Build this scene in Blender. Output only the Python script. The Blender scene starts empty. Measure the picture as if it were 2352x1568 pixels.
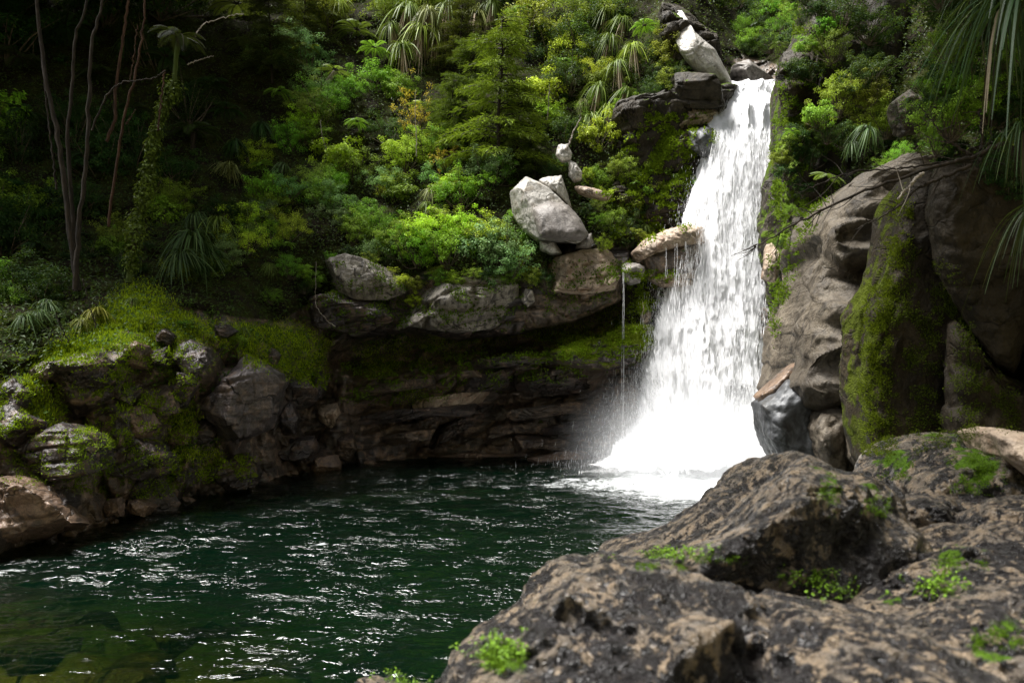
import bpy, bmesh, math, random
import numpy as np
R = math.radians
sc = bpy.context.scene
COL = sc.collection

# ---------------------------------------------------------------- camera, sky, sun, exposure
FPX, HX, HY, CAMZ = 1829.0, 1176.0, 860.0, 3.2      # focal length, principal x, horizon y (picture 2352 wide), eye height
cam_d = bpy.data.cameras.new('camera'); cam = bpy.data.objects.new('camera', cam_d); COL.objects.link(cam)
cam.location = (0, 0, CAMZ); cam.rotation_euler = (R(90), 0, 0)
cam_d.lens = 36 * FPX / 2352; cam_d.sensor_width = 36
cam_d.shift_y = (HY - 784) / 2352
cam_d.clip_start = 0.05; cam_d.clip_end = 2000
cam_d.dof.use_dof = True; cam_d.dof.focus_distance = 25.0; cam_d.dof.aperture_fstop = 2.6
sc.camera = cam

SUN_EL, SUN_AZ = 66.0, 278.0      # azimuth clockwise from +Y: from the left, a little behind
w = bpy.data.worlds.new('World'); sc.world = w; w.use_nodes = True
nt = w.node_tree; nt.nodes.clear()
so = nt.nodes.new('ShaderNodeOutputWorld'); sb = nt.nodes.new('ShaderNodeBackground'); ss = nt.nodes.new('ShaderNodeTexSky')
ss.sky_type = 'NISHITA'; ss.sun_disc = False; ss.sun_elevation = R(SUN_EL); ss.sun_rotation = R(SUN_AZ)
ss.air_density = 1.0; ss.dust_density = 3.0; ss.ozone_density = 0.6
hs = nt.nodes.new('ShaderNodeHueSaturation'); hs.inputs['Saturation'].default_value = 0.45      # thin white cloud
nt.links.new(ss.outputs[0], hs.inputs['Color']); nt.links.new(hs.outputs[0], sb.inputs[0]); nt.links.new(sb.outputs[0], so.inputs[0]); sb.inputs[1].default_value = 0.05
sd = bpy.data.lights.new('sun', 'SUN'); sun = bpy.data.objects.new('sun', sd); COL.objects.link(sun)
sd.energy = 4.9; sd.angle = R(26.0); sd.color = (1.0, 0.98, 0.945)
el, az = R(SUN_EL), R(SUN_AZ)
sdir = np.array([math.sin(az)*math.cos(el), math.cos(az)*math.cos(el), math.sin(el)])
from mathutils import Vector
sun.rotation_euler = Vector(sdir).to_track_quat('Z', 'Y').to_euler()
sun.location = (0, 0, 60)
sc.view_settings.view_transform = 'Standard'; sc.view_settings.look = 'None'
sc.view_settings.exposure = 1.35; sc.view_settings.gamma = 1.0

# ---------------------------------------------------------------- numeric helpers
_rp = np.random.RandomState(7)
PERM = np.concatenate([_rp.permutation(256)]*3).astype(np.int64)
GR = _rp.normal(size=(256, 3)); GR /= np.linalg.norm(GR, axis=1)[:, None]
def perlin(P):
    P = np.asarray(P, float); i = np.floor(P).astype(np.int64); f = P - i
    u = f*f*f*(f*(f*6-15)+10); i &= 255
    out = 0
    for dx in (0, 1):
        wx = u[:, 0] if dx else 1-u[:, 0]
        for dy in (0, 1):
            wy = u[:, 1] if dy else 1-u[:, 1]
            for dz in (0, 1):
                wz = u[:, 2] if dz else 1-u[:, 2]
                h = PERM[PERM[PERM[(i[:, 0]+dx) & 255] + ((i[:, 1]+dy) & 255)] + ((i[:, 2]+dz) & 255)]
                g = GR[h]
                out = out + wx*wy*wz*(g[:, 0]*(f[:, 0]-dx)+g[:, 1]*(f[:, 1]-dy)+g[:, 2]*(f[:, 2]-dz))
    return out * 1.5
def fbm(P, sc_=1.0, oct=4, gain=.5, ridged=False, off=0.0):
    P = np.asarray(P, float)*sc_ + off; a = 1.0; s = 0
    for k in range(oct):
        n = perlin(P + 17.3*k)
        if ridged: n = 1-2*np.abs(n)
        s = s + a*n; a *= gain; P = P*2.03
    return s
def h2(i, j, s=0):
    return PERM[(PERM[(i.astype(np.int64)+s) & 255] + j.astype(np.int64)) & 255]/255.0
def sstep(a, b, x):
    t = np.clip((x-a)/(b-a), 0, 1); return t*t*(3-2*t)
def blocks(P, lay=.4, wid=1.3, dip=.18, seed=0):
    """stepped joint blocks of dipping strata: offset in [-.5,.5]"""
    Wp = P + .25*np.stack([perlin(P*.7+3), perlin(P*.7+9), perlin(P*.7+5)], 1)
    wv = Wp[:, 2] - dip*Wp[:, 0]
    a = wv/lay + .8*perlin(Wp*.35+seed); i = np.floor(a); fi = a-i
    b = (Wp[:, 0]+.6*Wp[:, 1])/wid + h2(i, i*0, seed)*3; j = np.floor(b); fj = b-j
    o = h2(i, j, seed+3)-.5
    e = np.minimum(np.minimum(fi, 1-fi)*lay, np.minimum(fj, 1-fj)*wid)   # distance to joint
    return o, e
def worley(P, seed=0):
    i0 = np.floor(P).astype(np.int64); f = P-i0; best = np.full(len(P), 9.0); idv = np.zeros(len(P))
    for dx in (-1, 0, 1):
        for dy in (-1, 0, 1):
            for dz in (-1, 0, 1):
                a, b, c = i0[:, 0]+dx, i0[:, 1]+dy, i0[:, 2]+dz
                h = PERM[PERM[PERM[(a+seed) & 255]+(b & 255)]+(c & 255)]; g = PERM[(h+91) & 255]; k = PERM[(h+173) & 255]
                d = (dx+h/255.-f[:, 0])**2+(dy+g/255.-f[:, 1])**2+(dz+k/255.-f[:, 2])**2
                m = d < best; best = np.where(m, d, best); idv = np.where(m, h/255., idv)
    return np.sqrt(best), idv
def W3(px, py, Y):
    px, py, Y = np.broadcast_arrays(np.asarray(px, float), np.asarray(py, float), np.asarray(Y, float))
    return np.stack([(px-HX)/FPX*Y, Y, CAMZ+(HY-py)/FPX*Y], -1)
def topx(P):
    return HX+P[..., 0]/P[..., 1]*FPX, HY-(P[..., 2]-CAMZ)/P[..., 1]*FPX
def psd(poly, X, Y):
    """signed distance to polygon (positive inside)"""
    poly = np.asarray(poly, float); d = np.full(X.shape, 1e9); ins = np.zeros(X.shape, bool)
    for k in range(len(poly)):
        a, b = poly[k], poly[(k+1) % len(poly)]; e = b-a
        t = np.clip(((X-a[0])*e[0]+(Y-a[1])*e[1])/(e@e+1e-9), 0, 1)
        d = np.minimum(d, np.hypot(X-a[0]-t*e[0], Y-a[1]-t*e[1]))
        c = ((a[1] > Y) != (b[1] > Y)) & (X < (b[0]-a[0])*(Y-a[1])/((b[1]-a[1]) if b[1] != a[1] else 1e-9)+a[0])
        ins ^= c
    return np.where(ins, d, -d)
def pmask(poly, X, Y, soft=20): return sstep(-soft, soft, psd(poly, X, Y))

# ---------------------------------------------------------------- object helpers
def tag(o, label=None, cat=None, group=None, kind=None):
    if label: o['label'] = label
    if cat: o['category'] = cat
    if group: o['group'] = group
    if kind: o['kind'] = kind
    return o
def mesh_data(name, V, Fc, mat=None, attrs=None, smooth=True):
    V = np.ascontiguousarray(V, np.float32).reshape(-1, 3); Fc = np.ascontiguousarray(Fc, np.int32)
    m = bpy.data.meshes.new(name); k = Fc.shape[1]
    m.vertices.add(len(V)); m.vertices.foreach_set('co', V.ravel())
    m.loops.add(Fc.size); m.loops.foreach_set('vertex_index', Fc.ravel())
    m.polygons.add(len(Fc)); m.polygons.foreach_set('loop_start', np.arange(0, Fc.size, k, dtype=np.int32))
    try: m.polygons.foreach_set('loop_total', np.full(len(Fc), k, np.int32))
    except Exception: pass
    m.polygons.foreach_set('use_smooth', np.full(len(Fc), smooth, bool))
    for an, av in (attrs or {}).items():
        at = m.attributes.new(an, 'FLOAT', 'POINT'); at.data.foreach_set('value', np.ascontiguousarray(av, np.float32))
    if mat: m.materials.append(mat)
    m.update(calc_edges=True); m.validate()
    return m
def mk(name, V, Fc, mat=None, parent=None, attrs=None, smooth=True, loc=None):
    V = np.asarray(V, float).reshape(-1, 3)
    if loc is not None: V = V-np.asarray(loc)
    o = bpy.data.objects.new(name, mesh_data(name, V, Fc, mat, attrs, smooth)); COL.objects.link(o)
    if loc is not None: o.location = loc
    if parent: o.parent = parent
    return o
def empty(name, loc, label, cat, group=None, kind=None):
    o = bpy.data.objects.new(name, None); COL.objects.link(o); o.location = loc; o.empty_display_size = .2
    return tag(o, label, cat, group, kind)
def data_obj(name, data, parent=None, color=None):
    o = bpy.data.objects.new(name, data); COL.objects.link(o)
    if parent: o.parent = parent
    if color is not None: o.color = tuple(color)+(1,)
    return o
def tube(pts, rad, seg=7, wob=0.0, rng=None):
    pts = np.asarray(pts, float); n = len(pts)
    rad = np.broadcast_to(np.asarray(rad, float), (n,)) if np.ndim(rad) == 0 or len(np.atleast_1d(rad)) == n else np.linspace(rad[0], rad[-1], n)
    T = np.gradient(pts, axis=0); T /= np.linalg.norm(T, axis=1)[:, None]+1e-9
    ref = np.array([0, 1, 0]) if abs(T[0, 1]) < .8 else np.array([1, 0, 0])
    A = np.cross(T, ref); A /= np.linalg.norm(A, axis=1)[:, None]+1e-9; B = np.cross(T, A)
    th = np.linspace(0, 2*np.pi, seg, endpoint=False)
    rr = rad[:, None]*np.ones((1, seg))
    if wob and rng is not None: rr = rr*(1+wob*rng.normal(size=rr.shape))
    V = pts[:, None, :]+(np.cos(th)[None, :, None]*A[:, None]+np.sin(th)[None, :, None]*B[:, None])*rr[..., None]
    i = np.arange(n-1)[:, None]*seg; j = np.arange(seg)[None]; jn = (j+1) % seg
    Fc = np.stack([i+j, i+jn, i+seg+jn, i+seg+j], -1).reshape(-1, 4)
    return V.reshape(-1, 3), Fc
def smoothline(pts, n):
    """Catmull-Rom through points"""
    P = np.asarray(pts, float); P = np.vstack([2*P[0]-P[1], P, 2*P[-1]-P[-2]]); m = len(P)-3
    t = np.linspace(0, m-1e-6, n); k = t.astype(int); f = (t-k)[:, None]
    a, b, c, d = P[k], P[k+1], P[k+2], P[k+3]
    return .5*((2*b)+(c-a)*f+(2*a-5*b+4*c-d)*f*f+(3*b-a-3*c+d)*f**3)
def join(parts):
    Vs, Fs, o = [], [], 0
    for V, F_ in parts: Vs.append(V); Fs.append(F_+o); o += len(V)
    return np.vstack(Vs), np.vstack(Fs)
def grid_faces(nr, nc):
    i = np.arange(nr-1)[:, None]*nc; j = np.arange(nc-1)[None]
    return np.stack([i+j, i+j+1, i+nc+j+1, i+nc+j], -1).reshape(-1, 4)

# ---------------------------------------------------------------- render settings the materials rely on
sc.cycles.transparent_max_bounces = 24; sc.cycles.max_bounces = 7; sc.cycles.diffuse_bounces = 3; sc.cycles.glossy_bounces = 3
sc.cycles.transmission_bounces = 4; sc.cycles.volume_bounces = 1; sc.cycles.sample_clamp_indirect = 4.0
sc.cycles.volume_step_rate = 2.0; sc.cycles.volume_max_steps = 64

# ---------------------------------------------------------------- materials
class NT:
    def __init__(s, name):
        s.m = bpy.data.materials.new(name); s.m.use_nodes = True; s.t = s.m.node_tree; s.t.nodes.clear()
        s.out = s.n('ShaderNodeOutputMaterial')
    def n(s, ty, **kw):
        x = s.t.nodes.new(ty)
        for k, v in kw.items(): setattr(x, k, v)
        return x
    def set(s, sock, v):
        if isinstance(v, bpy.types.NodeSocket): s.t.links.new(v, sock)
        elif isinstance(v, (tuple, list)) and len(v) == 3 and sock.type == 'RGBA': sock.default_value = (*v, 1)
        else: sock.default_value = v
    def math(s, op, a, b=0.0, c=None, clamp=False):
        x = s.n('ShaderNodeMath', operation=op, use_clamp=clamp); s.set(x.inputs[0], a); s.set(x.inputs[1], b)
        if c is not None: s.set(x.inputs[2], c)
        return x.outputs[0]
    def ss(s, a, b, x):
        r = s.n('ShaderNodeMapRange', interpolation_type='SMOOTHSTEP'); s.set(r.inputs[0], x); s.set(r.inputs[1], a); s.set(r.inputs[2], b)
        return r.outputs[0]
    def mix(s, f, a, b):
        x = s.n('ShaderNodeMix', data_type='RGBA'); s.set(x.inputs[0], f); s.set(x.inputs[6], a); s.set(x.inputs[7], b); return x.outputs[2]
    def noise(s, co, scale, det=3, rough=.55, dist=0.0):
        x = s.n('ShaderNodeTexNoise'); s.set(x.inputs['Vector'], co); s.set(x.inputs['Scale'], scale); s.set(x.inputs['Detail'], det)
        s.set(x.inputs['Roughness'], rough); s.set(x.inputs['Distortion'], dist); return x.outputs[0]
    def mapping(s, co, sc_=(1, 1, 1), rot=(0, 0, 0)):
        x = s.n('ShaderNodeMapping'); s.set(x.inputs[0], co); x.inputs[3].default_value = sc_; x.inputs[2].default_value = rot; return x.outputs[0]
    def attr(s, name): x = s.n('ShaderNodeAttribute', attribute_name=name); return x.outputs['Fac']
    def bump(s, h, st=.5, dist=.05, nrm=None):
        x = s.n('ShaderNodeBump'); s.set(x.inputs['Strength'], st); s.set(x.inputs['Distance'], dist); s.set(x.inputs['Height'], h)
        if nrm is not None: s.set(x.inputs['Normal'], nrm)
        return x.outputs[0]
    def bsdf(s, col, rough=.6, spec=.4, nrm=None, **kw):
        x = s.n('ShaderNodeBsdfPrincipled'); s.set(x.inputs['Base Color'], col); s.set(x.inputs['Roughness'], rough)
        s.set(x.inputs['Specular IOR Level'], spec)
        if nrm is not None: s.set(x.inputs['Normal'], nrm)
        return x.outputs[0]
    def done(s, sh): s.t.links.new(sh, s.out.inputs[0]); return s.m

def rock_mat(name, c1, c2, c3, scale=1.0, moss=0.0, mosscol=(.085, .12, .012), streak=0.0, stain=(.02, .018, .014), rough=.6, bump=1.0, strata=0.0, fine=1.0, crack=.5, wet=0.0, spots=None, pits=0.0):
    s = NT(name); co = s.n('ShaderNodeTexCoord').outputs['Object']
    big = s.noise(co, .55*scale, 4, .6); mid = s.noise(co, 2.6*scale, 5, .62, .6); fin = s.noise(co, 17*scale, 4, .7)
    col = s.mix(s.ss(.35, .65, big), c1, c2)
    col = s.mix(s.ss(.48, .68, mid), col, c3)
    col = s.mix(s.math('MULTIPLY', s.ss(.42, .62, fin), .55), col, s.mix(.5, c1, (.02, .018, .016)))
    hsum = s.math('ADD', s.math('MULTIPLY', mid, .7), s.math('MULTIPLY', fin, .22*fine))
    if strata:
        cs = s.mapping(co, (.5, .5, 5.5), (0, R(12), 0)); sn = s.noise(cs, 1.3*scale, 4, .6, .4)
        col = s.mix(s.math('MULTIPLY', s.ss(.42, .36, sn), strata), col, stain); hsum = s.math('ADD', hsum, s.math('MULTIPLY', sn, .9*strata))
        col = s.mix(s.math('MULTIPLY', s.ss(.56, .64, sn), .6*strata), col, s.mix(.3, c3, (.35, .3, .25)))
    if crack:
        v = s.n('ShaderNodeTexVoronoi', feature='DISTANCE_TO_EDGE'); dn = s.n('ShaderNodeTexNoise'); s.set(dn.inputs['Vector'], co); dn.inputs['Scale'].default_value = 1.7*scale
        vm = s.n('ShaderNodeVectorMath', operation='MULTIPLY_ADD'); s.set(vm.inputs[0], dn.outputs[1]); vm.inputs[1].default_value = (.9/scale,)*3; s.set(vm.inputs[2], co)
        s.set(v.inputs['Vector'], s.mapping(vm.outputs[0], (.8, .8, 1.5), (.3, .5, 0))); v.inputs['Scale'].default_value = .8*scale
        cr = s.ss(.0, .035, v.outputs[0]); gate = s.ss(.40, .55, s.noise(co, 1.1*scale, 2))
        ck = s.math('MULTIPLY', s.math('SUBTRACT', 1.0, cr), s.math('MULTIPLY', gate, crack))
        col = s.mix(ck, col, (.008, .007, .006)); hsum = s.math('SUBTRACT', hsum, s.math('MULTIPLY', ck, .5))
    if streak:
        st = s.noise(s.mapping(co, (2.2, 2.2, .16)), 1.6*scale, 4, .6); st2 = s.ss(.50, .66, st)
        col = s.mix(s.math('MULTIPLY', st2, streak), col, stain)
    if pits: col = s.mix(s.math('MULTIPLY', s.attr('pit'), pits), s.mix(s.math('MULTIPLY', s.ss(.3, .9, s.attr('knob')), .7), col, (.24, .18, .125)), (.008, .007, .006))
    if pits:
        gn = s.noise(co, 24, 4, .7, .5); gb = s.noise(co, 4.5, 3, .6, .8); gt = s.math('ADD', gn, s.math('MULTIPLY', s.math('SUBTRACT', gb, .5), 1.1))
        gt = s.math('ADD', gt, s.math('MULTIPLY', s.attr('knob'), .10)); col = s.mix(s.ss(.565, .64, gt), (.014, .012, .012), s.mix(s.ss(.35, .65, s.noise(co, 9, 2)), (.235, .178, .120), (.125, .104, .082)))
        col = s.mix(s.math('MULTIPLY', s.attr('pit'), .8), col, (.009, .008, .008)); hsum = s.math('ADD', hsum, s.math('MULTIPLY', gn, 2.0))  # shade put into the colour of the pit hollows
    if spots is not None:
        col = s.mix(s.ss(.60, .66, s.noise(co, 3.1*scale, 3, .6)), col, spots)
    geo = s.n('ShaderNodeNewGeometry'); sx = s.n('ShaderNodeSeparateXYZ'); s.set(sx.inputs[0], geo.outputs['Normal'])
    mn = s.noise(co, 1.5*scale, 5, .65); mf = s.noise(co, 30, 2, .6)
    mv = s.math('ADD', s.math('MULTIPLY', sx.outputs[2], .55), s.math('MULTIPLY', s.math('SUBTRACT', mn, .5), 5.5))
    mv = s.math('ADD', mv, s.math('ADD', s.math('MULTIPLY', s.attr('moss'), 1.75), moss-1.35))
    mk_ = s.ss(.0, .35, mv)
    mc = s.mix(s.ss(.3, .7, s.noise(co, 6, 3)), mosscol, tuple(x*.42 for x in mosscol)); mc = s.mix(s.math('MULTIPLY', mf, .7), mc, (mosscol[0]*1.5, mosscol[1]*1.4, mosscol[2]))
    nb = s.bump(hsum, .85*bump, .12/scale)
    nm = s.bump(mf, .9, .04, nb)
    ro = s.math('ADD', rough-.16, s.math('MULTIPLY', fin, .3))
    a = s.bsdf(col, ro, .5+wet, nb); b = s.bsdf(mc, .9, .15, nm)
    mx = s.n('ShaderNodeMixShader'); s.set(mx.inputs[0], mk_); s.set(mx.inputs[1], a); s.set(mx.inputs[2], b)
    return s.done(mx.outputs[0])

def leaf_mat(name, trans=.35, rough=.5, spec=.22, yellow=(.28, .34, .04), use_obj=True, base=(.07, .12, .02), ymix=.35):
    s = NT(name); oi = s.n('ShaderNodeObjectInfo'); v = s.attr('v')
    c = oi.outputs['Color'] if use_obj else base
    br = s.math('ADD', s.math('MULTIPLY', v, 1.5), .55)
    vm = s.n('ShaderNodeVectorMath', operation='SCALE'); s.set(vm.inputs[0], c) if use_obj else setattr(vm.inputs[0], 'default_value', base)
    s.set(vm.inputs[3], br)
    col = s.mix(s.math('MULTIPLY', s.ss(.80, 1.0, v), ymix), vm.outputs[0], yellow)
    a = s.bsdf(col, rough, spec)
    tr = s.n('ShaderNodeBsdfTranslucent'); s.set(tr.inputs[0], s.mix(.35, col, (.16, .2, .01)))
    mx = s.n('ShaderNodeMixShader'); mx.inputs[0].default_value = trans; s.set(mx.inputs[1], a); s.set(mx.inputs[2], tr.outputs[0])
    return s.done(mx.outputs[0])
def bark_mat(name, c1, c2, moss=.0):
    s = NT(name); co = s.n('ShaderNodeTexCoord').outputs['Object']
    a = s.noise(s.mapping(co, (6, 6, 1.2)), 2.5, 4, .65); col = s.mix(s.ss(.35, .65, a), c1, c2)
    if moss: col = s.mix(s.ss(.62-moss*.3, .72-moss*.3, s.noise(co, 1.8, 4)), col, (.05, .075, .012))
    return s.done(s.bsdf(col, .8, .25, s.bump(a, .8, .03)))

M = {}
M['cliff'] = rock_mat('wet_strata_rock', (.038, .030, .024), (.12, .085, .060), (.30, .20, .13), .9, 0.0, (.075, .12, .008), strata=.6, rough=.38, crack=.4, wet=.1)
M['bank'] = rock_mat('purple_grey_bank_rock', (.024, .019, .018), (.062, .049, .045), (.16, .105, .075), 1.0, .05, (.12, .17, .008), strata=.35, rough=.42, crack=.8)
M['bank2'] = rock_mat('purple_grey_layered_rock', (.055, .046, .047), (.135, .112, .112), (.23, .165, .13), 1.0, -.25, (.12, .17, .008), strata=.45, rough=.36, crack=.9)
M['pale'] = rock_mat('pale_granite', (.42, .40, .36), (.56, .53, .48), (.27, .23, .18), .8, -.62, strata=.0, rough=.6, crack=.4, streak=.45, stain=(.10, .08, .065), bump=.6)
M['stain'] = rock_mat('dark_lichen_granite', (.16, .14, .125), (.24, .215, .19), (.09, .075, .065), 1.6, -1.2, streak=.6, stain=(.045, .038, .033), crack=.2, bump=.7)
M['tan'] = rock_mat('tan_ledge_rock', (.36, .27, .19), (.46, .36, .27), (.26, .16, .10), .9, -.45, streak=.35, stain=(.05, .04, .03), crack=.6)
M['grey'] = rock_mat('grey_streaked_face', (.20, .175, .145), (.34, .305, .25), (.09, .072, .056), 1.0, -.4, streak=.8, stain=(.035, .03, .026), crack=.8)
M['brown'] = rock_mat('smooth_brown_rock', (.085, .070, .052), (.165, .136, .100), (.045, .037, .029), 1.1, -.30, (.06, .075, .010), streak=.35, stain=(.03, .022, .016), crack=.15, bump=1.2, rough=.55, wet=-.25)
M['rib'] = rock_mat('lichened_brown_rock', (.022, .017, .011), (.050, .038, .022), (.016, .013, .009), 1.4, .10, (.060, .080, .005), crack=.3, bump=1.4, wet=-.36)
M['wall'] = rock_mat('dark_mossy_cliff_rock', (.028, .023, .015), (.060, .047, .031), (.018, .015, .010), .9, .16, (.070, .115, .008), streak=.6, stain=(.016, .014, .010), crack=.4, bump=1.3, wet=-.30)
M['polish'] = rock_mat('polished_blue_grey_rock', (.050, .052, .056), (.115, .12, .128), (.028, .025, .022), 1.0, -1.0, crack=.1, rough=.55, bump=.35, streak=.3)
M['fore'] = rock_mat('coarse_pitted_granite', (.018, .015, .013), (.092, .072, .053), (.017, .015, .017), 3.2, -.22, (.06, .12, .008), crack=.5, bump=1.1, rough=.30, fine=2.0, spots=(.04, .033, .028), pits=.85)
M['shore'] = rock_mat('orange_shore_rock', (.12, .078, .052), (.26, .17, .11), (.065, .048, .038), 1.6, -.2, (.06, .09, .01), crack=.6, rough=.4)
M['leaf'] = leaf_mat('broad_leaf', .38)
M['fern'] = leaf_mat('fern_leaf', .38, .5, .3)
M['strap'] = leaf_mat('strap_leaf', .30, .5, .25, ymix=.22, yellow=(.34, .30, .12))
M['needle'] = leaf_mat('needle_leaf', .25, .6, .2, ymix=.2)
M['moss'] = leaf_mat('moss_blade', .4, .8, .1, ymix=.3)
M['dead'] = leaf_mat('dead_leaf', .2, .7, .2, yellow=(.55, .46, .33), ymix=.8)
M['bark'] = bark_mat('dark_bark', (.014, .011, .008), (.040, .030, .022))
M['twig'] = bark_mat('grey_brown_twig', (.07, .055, .04), (.15, .12, .09))
M['redbark'] = bark_mat('red_brown_bark', (.035, .018, .011), (.085, .045, .028))
M['mossbark'] = bark_mat('mossy_bark', (.022, .018, .010), (.045, .035, .02), .8)
M['palebark'] = bark_mat('pale_dead_wood', (.20, .17, .14), (.36, .32, .27))

# soil under the forest and the cliff below it share one sheet: mixed by the 'veg' attribute
def ground_mat():
    s = NT('hillside_rock_and_soil'); m = M['cliff'].copy(); m.name = 'hillside_rock_and_soil'
    bpy.data.materials.remove(s.m); t = m.node_tree; out = [n for n in t.nodes if n.type == 'OUTPUT_MATERIAL'][0]
    src = out.inputs[0].links[0].from_socket
    s.m, s.t, s.out = m, t, out
    co = s.n('ShaderNodeTexCoord').outputs['Object']
    col = s.mix(s.ss(.4, .62, s.noise(co, 1.2, 4)), (.020, .016, .010), (.035, .040, .010))
    soil = s.bsdf(col, .95, .1, s.bump(s.noise(co, 6, 4, .7), .9, .12))
    mx = s.n('ShaderNodeMixShader'); s.set(mx.inputs[0], s.ss(.3, .7, s.attr('veg'))); s.set(mx.inputs[1], src); s.set(mx.inputs[2], soil)
    return s.done(mx.outputs[0])
M['ground'] = ground_mat()

def water_mat():
    s = NT('clear_green_pool_water'); co = s.n('ShaderNodeTexCoord').outputs['Object']
    n1 = s.math('POWER', s.math('SUBTRACT', 1.0, s.math('ABSOLUTE', s.math('MULTIPLY', s.math('SUBTRACT', s.noise(s.mapping(co, (.6, 1.1, 1), (0, 0, .12)), 2.6, 3, .6, 1.2), .5), 5.0)), clamp=True), 3.0); n2 = s.noise(s.mapping(co, (.6, 1.3, 1)), 24, 2, .5)
    pt = s.ss(.38, .62, s.noise(s.mapping(co, (.6, 1, 1)), .9, 4, .65)); nb = s.bump(s.math('MULTIPLY', s.math('ADD', n1, s.math('MULTIPLY', n2, .30)), s.math('MULTIPLY', s.attr('chop'), s.math('ADD', .10, s.math('MULTIPLY', pt, 1.0)))), .62, .065)
    tr = s.n('ShaderNodeBsdfTransparent'); s.set(tr.inputs[0], s.mix(s.attr('shallow'), (.10, .20, .065), (.42, .42, .17)))
    df = s.n('ShaderNodeBsdfDiffuse'); df.inputs[0].default_value = (.001, .011, .005, 1); s.set(df.inputs['Normal'], nb)
    mx = s.n('ShaderNodeMixShader'); s.set(mx.inputs[0], s.math('SUBTRACT', .35, s.math('MULTIPLY', s.attr('shallow'), .3))); s.set(mx.inputs[1], tr.outputs[0]); s.set(mx.inputs[2], df.outputs[0])
    gl = s.n('ShaderNodeBsdfGlossy'); gl.inputs['Roughness'].default_value = .09; s.set(gl.inputs['Normal'], nb); gl.inputs[0].default_value = (1, 1, 1, 1)
    fr = s.n('ShaderNodeFresnel'); fr.inputs[0].default_value = 1.33; s.set(fr.inputs['Normal'], nb)
    m2 = s.n('ShaderNodeMixShader'); s.set(m2.inputs[0], fr.outputs[0]); s.set(m2.inputs[1], mx.outputs[0]); s.set(m2.inputs[2], gl.outputs[0])
    foam = s.n('ShaderNodeBsdfDiffuse'); foam.inputs[0].default_value = (.85, .88, .88, 1)
    fa = s.attr('foam'); fn = s.noise(s.mapping(co, (.8, 1.5, 1)), 2.2, 8, .78, 1.6); fn2 = s.noise(co, 11, 4, .75)
    ff = s.ss(-.04, .36, s.math('ADD', s.math('SUBTRACT', s.math('ADD', s.math('MULTIPLY', fn, .8), s.math('MULTIPLY', fn2, .3)), 1.0), fa))
    m3 = s.n('ShaderNodeMixShader'); s.set(m3.inputs[0], ff); s.set(m3.inputs[1], m2.outputs[0]); s.set(m3.inputs[2], foam.outputs[0])
    return s.done(m3.outputs[0])
M['water'] = water_mat()

def upn(s, k=.7):
    g = s.n('ShaderNodeNewGeometry'); a = s.n('ShaderNodeVectorMath', operation='SCALE'); s.set(a.inputs[0], g.outputs['Normal']); a.inputs[3].default_value = k
    b = s.n('ShaderNodeVectorMath', operation='ADD'); s.set(b.inputs[0], a.outputs[0]); b.inputs[1].default_value = (-.25, -.25, .75)
    c = s.n('ShaderNodeVectorMath', operation='NORMALIZE'); s.set(c.inputs[0], b.outputs[0]); return c.outputs[0]      # aerated water scatters light from above whatever way the sheet faces
def fall_mat(name, thin=0.0, seed=0.0):
    s = NT(name); at = s.n('ShaderNodeAttribute', attribute_name='uvw'); co = at.outputs['Vector']
    a = s.noise(s.mapping(co, (3.0, 1, .50)), 2.0, 7, .72, .6)
    f = s.noise(s.mapping(co, (14, 1, 1.6)), 3.0, 4, .7, .3)
    h = s.math('ADD', s.math('MULTIPLY', a, .65), s.math('MULTIPLY', f, .45))
    dens = s.attr('dens')
    al = s.ss(-.02, .13, s.math('ADD', s.math('SUBTRACT', h, .86-thin+seed*0), dens))
    df = s.n('ShaderNodeBsdfDiffuse'); df.inputs[0].default_value = (.97, .97, .98, 1); s.set(df.inputs['Normal'], s.bump(h, .28, .10, upn(s)))
    tl = s.n('ShaderNodeBsdfTranslucent'); tl.inputs[0].default_value = (.97, .97, .98, 1)
    m1 = s.n('ShaderNodeMixShader'); m1.inputs[0].default_value = .25; s.set(m1.inputs[1], df.outputs[0]); s.set(m1.inputs[2], tl.outputs[0])
    tp = s.n('ShaderNodeBsdfTransparent')
    m2 = s.n('ShaderNodeMixShader'); s.set(m2.inputs[0], al); s.set(m2.inputs[1], tp.outputs[0]); s.set(m2.inputs[2], m1.outputs[0])
    return s.done(m2.outputs[0])
M['fall'] = fall_mat('white_falling_water')
def drop_mat():
    s = NT('white_water_drops'); df = s.n('ShaderNodeBsdfDiffuse'); s.set(df.inputs['Normal'], upn(s)); df.inputs[0].default_value = (.97, .97, .98, 1)
    tl = s.n('ShaderNodeBsdfTranslucent'); tl.inputs[0].default_value = (.97, .97, .98, 1)
    m1 = s.n('ShaderNodeMixShader'); m1.inputs[0].default_value = .25; s.set(m1.inputs[1], df.outputs[0]); s.set(m1.inputs[2], tl.outputs[0]); return s.done(m1.outputs[0])
M['drop'] = drop_mat()

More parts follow.
